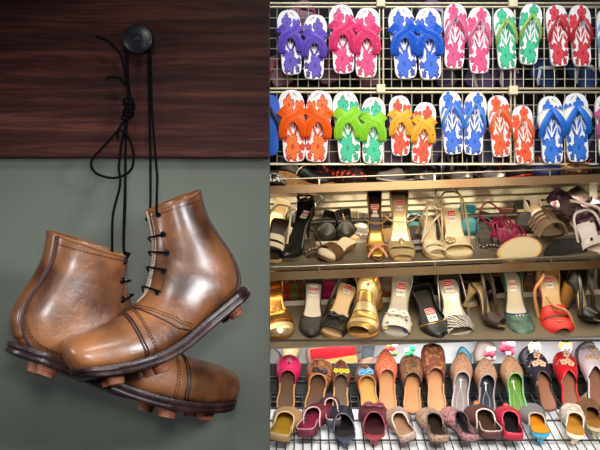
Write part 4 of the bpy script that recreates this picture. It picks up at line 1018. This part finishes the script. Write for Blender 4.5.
for nm, h, t_, c, c2, pipm in (('black', (550, 416), (533, 354), (44, 40, 52), (206, 170, 160), BLK), ('red', (571, 415), (563, 353), (206, 28, 40), (236, 160, 140), mat((206, 28, 44), .5)), ('white', (597, 412), (589, 347), (226, 214, 222), (206, 170, 190), mat((220, 204, 214), .5))):
    s = jutti('%s satin slipper with pale blossoms and a scalloped edge' % nm, h, t_, mat(c, .45, pat=('dots', c2, 60, .16, .24)), mat((134, 88, 62), .5), None, .082, 'round', s0=.60, scal=-.05, lining=pipm, a=.048)
    for (x, q, R) in ((0, .90, .014), (-.35, .76, .013), (.3, .74, .013), (0, .78, .012)): s.rosette(x, q, .046-.05*max(q-.62, 0)-.012*abs(x), R, mat((228, 190, 160), .5), GOLD)

# front row: slippers and mules seen from the heel end
def front(label, hp, tp, out, ins, pip, W=.085, shape='round', mule=False, s0=.60, dd=.185, up=None, heelm=None, a=.056, lift=.03, name='slipper'):
    A = onj(hp[0], hp[1]-4, lift=lift); dB = A.y+dd; B = V(((tp[0]-300)/F*dB, dB, jz(dB)+.018))
    s = Shoe(name, label, 'slipper', A, B, up or (0, -.75, 1), H=.03 if mule else .012, W=W, shape=shape, plat=.008)
    s.sole(ins, heelm or mat((80, 60, 56), .6), .008); s.vamp(out, s0, a, .026, scoop=.26, pw=.5, k=1.06)
    s.piping(pip, .0028)
    if not mule: s.quarter(out, .36, .030, .026, pip=pip)
    else: s.heel_post(heelm or BLK, 'kitten')
    return s
VEL = mat((120, 44, 62), .6, pat=('noise', (70, 24, 40), 60, .4, .7)); PNK = mat((206, 160, 164), .5)
front('tan slipper with ochre lining at the left of the front row', (278, 452), (291, 398), mat((176, 140, 96), .5), mat((170, 130, 36), .5), mat((206, 180, 130), .5), .10)
front('burgundy slipper with pink edging, second in the front row', (305, 447), (323, 401), VEL, mat((140, 34, 70), .5), PNK, .092, up=(-.35, -.75, 1))
front('small grey edged slipper wedged behind the navy mule', (334, 437), (328, 404), mat((70, 66, 74), .5), mat((120, 60, 70), .5), PNK, .07)
front('navy mule with black lining, wedge heel toward the viewer', (346, 449), (337, 407), mat((40, 42, 54), .45), mat((24, 22, 26), .5), mat((84, 84, 100), .4), .096, 'square', True, .45, heelm=mat((62, 66, 84), .45))
front('maroon bow mule, heel toward the viewer', (374, 447), (373, 404), mat((96, 46, 60), .5), mat((60, 20, 30), .5), mat((140, 60, 72), .4), .10, 'square', True, .45, heelm=mat((150, 60, 72), .45)).bow(0, .75, .05, .03, mat((120, 60, 76), .5))
front('dusty beaded slipper tilted to the left, fifth in the front row', (409, 452), (394, 402), gm((140, 104, 92), (190, 160, 150)), mat((170, 130, 100), .5), mat((206, 184, 170), .5), .078, up=(-.3, -.75, 1))
front('brown beaded slipper with dark lining, sixth in the front row', (440, 453), (426, 404), gm((120, 90, 72), (180, 150, 130)), mat((46, 34, 30), .5), mat((110, 90, 80), .5), .088, up=(.1, -.75, 1))
front('black lined slipper with a patterned side, seventh in the front row', (470, 452), (447, 404), gm((90, 70, 80), (180, 130, 130)), mat((26, 24, 28), .5), mat((70, 64, 76), .5), .078, up=(.35, -.75, 1))
front('brown slipper with a tan pompom, eighth in the front row', (492, 449), (475, 408), mat((92, 58, 56), .5), mat((70, 48, 36), .5), mat((206, 190, 180), .5), .10, up=(.1, -.75, 1)).blob(0, .98, .022, .013, mat((190, 110, 60), .7), 'pompom')
front('crimson slipper with black lining, ninth in the front row', (513, 451), (505, 410), mat((190, 44, 70), .5), mat((24, 20, 22), .5), mat((206, 60, 90), .4), .088).blob(0, .98, .02, .012, mat((206, 90, 80), .7), 'pompom')
front('mule with golden orange lining and turquoise heel', (541, 446), (529, 405), mat((120, 120, 118), .5), mat((226, 140, 20), .5), mat((176, 170, 160), .5), .086, 'round', True, .58, heelm=mat((70, 160, 190), .45), a=.04)
front('ivory slipper with ochre lining and cream heel', (575, 447), (572, 405), mat((196, 176, 160), .5, pat=('noise', (236, 220, 206), 50, .4, .6)), mat((186, 130, 40), .5), mat((222, 206, 186), .5), .086, 'round', True, .58, heelm=mat((232, 220, 190), .45), a=.045)
front('brown mule with a white heel pad at the right end', (596, 440), (584, 404), mat((120, 84, 50), .5), mat((150, 96, 40), .5), mat((110, 80, 60), .5), .08, 'round', True, .55, heelm=mat((196, 180, 140), .45), a=.045)
s = jutti('black floral slipper lying across the right end of the shelf', (604, 412), (578, 404), gm((40, 40, 48), (120, 110, 90)), mat((190, 130, 90), .5), mat((150, 140, 90), .5), .09, 'round', dd=.10, up=(.3, -.6, 1))

# goods standing against the white back of the lowest rack
def bgshoe(label, h, t_, c, c2, W=.075, d=3.22, H=.012, shape='point'):
    s = Shoe('slipper', label, 'slipper', PT(h[0], 386, d), PT(*t_, d+.03), (0, -1, .25), H=H, W=W, shape=shape, plat=.006)
    s.sole(mat(c, .55), mat(c2, .6), .006); s.vamp(mat(c2, .5), .55, .04, .016); return s
bgshoe('dark brown slipper at the far left against the white back', (272, 392), (270, 346), (40, 34, 34), (60, 54, 50), .09)
bgshoe('khaki slipper behind the magenta slipper', (287, 375), (293, 334), (150, 130, 100), (140, 120, 84), .075)
bgshoe('mouse brown slipper behind the black bow slipper', (316, 380), (316, 344), (120, 96, 80), (116, 92, 80), .075, shape='round')
bgshoe('chestnut slipper standing behind the yellow flower slipper', (338, 380), (341, 339), (140, 100, 84), (130, 96, 84), .09, shape='round')
bgshoe('tan slipper leaning behind the pale blue bow', (352, 372), (374, 357), (170, 130, 96), (160, 120, 90), .08)
bgshoe('grey green slipper leaning behind the coral red slipper', (364, 386), (384, 356), (130, 130, 120), (120, 124, 116), .07)
bgshoe('teal slipper behind the grey insole slipper', (470, 384), (461, 346), (60, 120, 140), (30, 90, 110), .06)
bgshoe('taupe slipper standing tall right of the teal slipper', (476, 388), (487, 341), (130, 116, 104), (124, 108, 98), .075, shape='square')
bgshoe('silvery slipper behind the grey insole slipper', (466, 384), (478, 350), (170, 168, 164), (150, 150, 146), .06, d=3.25)
bgshoe('near black slipper behind the black satin slipper', (530, 384), (527, 346), (36, 34, 40), (40, 38, 44), .075)
bgshoe('charcoal slipper between red and white satin slippers', (578, 390), (590, 340), (50, 48, 54), (56, 52, 58), .085)
def packet(label, c, w, h, rot, m, m2, d=3.19, name='packet'):
    p = PT(c[0], c[1], d); a = math.radians(rot); R = Matrix.Rotation(a, 3, 'Y'); W_, H_ = w/F*d, h/F*d
    t = thing(name, label, 'packet', M=Matrix.Translation(p))
    mb = MB().box((0, 0, 0), (W_, .014, H_), R=R); mb.build('wrapper', m, t, smooth=False)
    MB().box(R @ V((0, -.0075, -H_*.22)), (W_*.98, .002, H_*.34), R=R).build('label_band', m2, t, smooth=False)
packet('red and yellow packet with a grey top leaning among the slippers', (334, 357), 46, 22, -9, mat((190, 30, 40), .4), mat((232, 190, 110), .4))
packet('grey green folded packet above the red and yellow packet', (340, 351), 40, 10, -9, mat((56, 62, 58), .5), mat((70, 76, 70), .5), 3.21)
packet('yellow packet behind the black bow slipper', (308, 370), 30, 12, -8, mat((226, 180, 80), .4), mat((196, 40, 50), .4), 3.20)
packet('charcoal packet standing on end at the white back', (369, 348), 11, 26, 8, mat((70, 74, 82), .5), mat((86, 92, 100), .5), 3.24)
packet('small green packet at the left end of the shelf', (273, 369), 9, 8, 0, mat((120, 180, 90), .4), mat((150, 200, 120), .4), 3.2)
def posy(label, c, cols, R=.018, n=6, d=3.2):
    p = PT(c[0], c[1], d); t = thing('pompom_bunch', label, 'decoration', M=Matrix.Translation(p)); random.seed(n+c[0])
    for k in range(n):
        a = 2*PI*k/n; r = R*(1.2 if k else 0)
        mb = MB(); q = V((math.cos(a)*r, random.uniform(-.01, .005), math.sin(a)*r))
        mb.ball(q, R*random.uniform(.6, .9), 9); mb.build('pompom', mat(cols[k % len(cols)], .8, bump=.8, bscale=300), t)
posy('bunch of red, white and green pompoms above the coral slipper', (392, 349), [(196, 40, 44), (230, 226, 220), (110, 150, 60)], .017, 6)
posy('pair of bright green pompoms above the dark brown slipper', (411, 353), [(20, 150, 90), (40, 170, 110), (200, 220, 206)], .016, 5)
posy('bunch of pink, white and violet pompoms above the black insole slipper', (491, 354), [(214, 60, 90), (236, 220, 220), (236, 200, 196)], .016, 6)
posy('bunch of red and violet tassel pompoms above the green insole slipper', (508, 348), [(196, 40, 60), (180, 130, 190), (236, 210, 210), (200, 60, 90)], .018, 8)
def doll(label, c, hair, dress, d=3.18):
    p = PT(c[0], c[1], d); t = thing('rag_doll', label, 'doll', M=Matrix.Translation(p))
    MB().ball((0, 0, .0), (.021, .018, .025), 14).build('head', mat((236, 216, 214), .6), t)
    rows = []
    hb = MB()
    hb.ball((0, .006, .009), (.026, .019, .025), 12); hb.build('hair', mat(hair, .7, bump=.5), t)
    for s_ in (-1, 1): MB().ball((s_*.0085, -.0165, .002), (.0035, .003, .0042), 8).build('eye', mat((40, 40, 70), .3), t)
    MB().ball((0, -.0175, -.011), (.004, .0025, .002), 8).build('mouth', mat((190, 50, 60), .4), t)
    MB().lathe([(.006, -.02), (.014, -.028), (.020, -.05), (.034, -.095), (.033, -.098)], 18).build('dress', mat(dress, .7), t)
    for s_ in (-1, 1): MB().tube([V((s_*.012, 0, -.03)), V((s_*.028, -.006, -.05)), V((s_*.034, -.012, -.068))], [.006, .005, .005], 8).build('arm', mat((236, 216, 214), .6), t)
doll('rag doll with peach hair and blue dress above the black satin slipper', (535, 350), (226, 160, 110), (40, 130, 170))
doll('rag doll with orange hair and purple dress above the red satin slipper', (566, 349), (240, 140, 30), (170, 120, 190))

# ---------------------------------------------------------------- groups of repeats
bpy.context.view_layer.update()
for o in COL.objects:
    if o.parent or 'label' not in o.keys() or 'group' in o.keys(): continue
    n = o.name.split('.')[0]; z = o.matrix_world.translation.z; y = o.matrix_world.translation.y
    g = None
    if n == 'flip_flop': g = 'flip-flops hung on the wire grid'
    elif n == 'slipper' and z > 1.25: g = 'slippers hung behind the wire grid'
    elif n == 'slipper' and y > 3.17: g = 'slippers standing against the white back'
    elif n == 'slipper': g = 'slippers in the back row of the wire shelf' if 'back row' in o['label'] or 'satin' in o['label'] or 'motif' in o['label'] else 'slippers in the front row of the wire shelf'
    elif o['category'] in ('shoe', 'sandal', 'clog'): g = 'shoes on the top rack shelf' if z > 1.2 else ('shoes on the middle rack shelf' if z > .9 else 'shoes on the lowest rack shelf')
    elif n == 'rack_shelf': g = 'metal shelves of the rack'
    elif n == 'packet': g = 'packets behind the slippers'
    elif n == 'pompom_bunch': g = 'pompom bunches behind the slippers'
    elif n == 'rag_doll': g = 'rag dolls behind the slippers'
    elif n == 'wire_grid': g = 'wire grid panels'
    if g: o['group'] = g

# ================================================================ LIGHT AND CAMERA
def area(name, loc, target, sx, sy, power, color=(1, 1, 1), spread=PI):
    l = bpy.data.lights.new(name, 'AREA'); l.shape = 'RECTANGLE'; l.size = sx; l.size_y = sy; l.energy = power; l.color = color; l.spread = spread
    o = bpy.data.objects.new(name, l); COL.objects.link(o); o.location = loc
    o.rotation_euler = (V(target)-V(loc)).to_track_quat('-Z', 'Y').to_euler(); return o
def spot(name, loc, target, power, angle, blend=.5, color=(1, 1, 1), radius=.05):
    l = bpy.data.lights.new(name, 'SPOT'); l.energy = power; l.spot_size = math.radians(angle); l.spot_blend = blend; l.color = color; l.shadow_soft_size = radius
    o = bpy.data.objects.new(name, l); COL.objects.link(o); o.location = loc
    o.rotation_euler = (V(target)-V(loc)).to_track_quat('-Z', 'Y').to_euler(); return o
w = bpy.data.worlds.new('World'); SC.world = w; w.use_nodes = True
w.node_tree.nodes['Background'].inputs[0].default_value = (.9, .95, 1, 1)
w.node_tree.nodes['Background'].inputs[1].default_value = .05
# boots: window light from both sides; front, overhead and wall lights are added
area('window_light', (.54, .33, 1.40), (-.20, 1.02, .99), (.19), .21, .85, (.90, .95, 1), .9)
area('heel_highlight_light', (-.02, .12, 1.235), (-.30, 1.02, 1.03), .09, .11, .26, (.94, .97, 1), .8)  # small unseen light added for the highlight on the rear boot's heel
area('side_window', (-1.02, .60, 1.20), (-.25, 1.08, 1.02), .16, .26, .40, (.88, .94, 1), 1.1)
area('overhead_fill', (-.04, .48, 1.78), (-.14, 1.10, 1.05), .24, .13, .55, (1, .985, .95), 1.3)  # added light overhead, gives the boots a highlight from above
spot('wall_falloff_spot', (.08, .35, 1.62), (-.08, 1.25, 1.21), 3.0, 33, 1.0, (1, .97, .90), .10)  # added soft-edged spot, makes the wall fade towards its corners
# shop: unseen fill lights added separately for the grid, the racks and the shelves
area('grid_fill_light', (.45, 1.75, 2.35), (.45, 3.0, 1.72), 1.3, .5, 7.6, (1, .99, .97), 1.5)  # unseen fill added to light the flip-flops from above and in front
area('rack_fill_light', (.5, 1.9, 1.45), (.5, 3.1, 1.0), .8, .3, 3.7, (1, .82, .58), 1.6)  # warm fill added in front of the heels
area('top_shelf_fill', (.45, 3.18, 1.225), (.45, 3.40, 1.05), 1.7, .05, 3.6, (1, .86, .60))  # added light without a fixture, brightens the back sheet
area('middle_shelf_fill', (.45, 2.99, .935), (.45, 3.14, .6), 1.7, .04, 1.5, (1, .84, .60))  # added light below the middle tray, no fixture there
area('under_shelf_fill', (.47, 3.17, .668), (.47, 3.22, .3), 1.9, .04, 3.8, (1, .98, .95))  # added strip of light, no fixture, brightens the white back
area('low_rack_fill', (.55, 1.95, .95), (.55, 2.95, .44), 1.3, .3, 3.0, (1, .98, .95), .68)  # unseen fill added to brighten the slippers on the wire shelf
cam = bpy.data.cameras.new('camera'); cam.sensor_width = 36; cam.lens = F/600*36
co = bpy.data.objects.new('camera', cam); COL.objects.link(co); co.location = (0, 0, ZC); co.rotation_euler = (PI/2, 0, 0)
cam.clip_start = .05
SC.camera = co
SC.view_settings.view_transform = 'Standard'; SC.view_settings.look = 'None'
SC.view_settings.gamma = 1; SC.view_settings.exposure = 0
SC.view_settings.use_curve_mapping = False
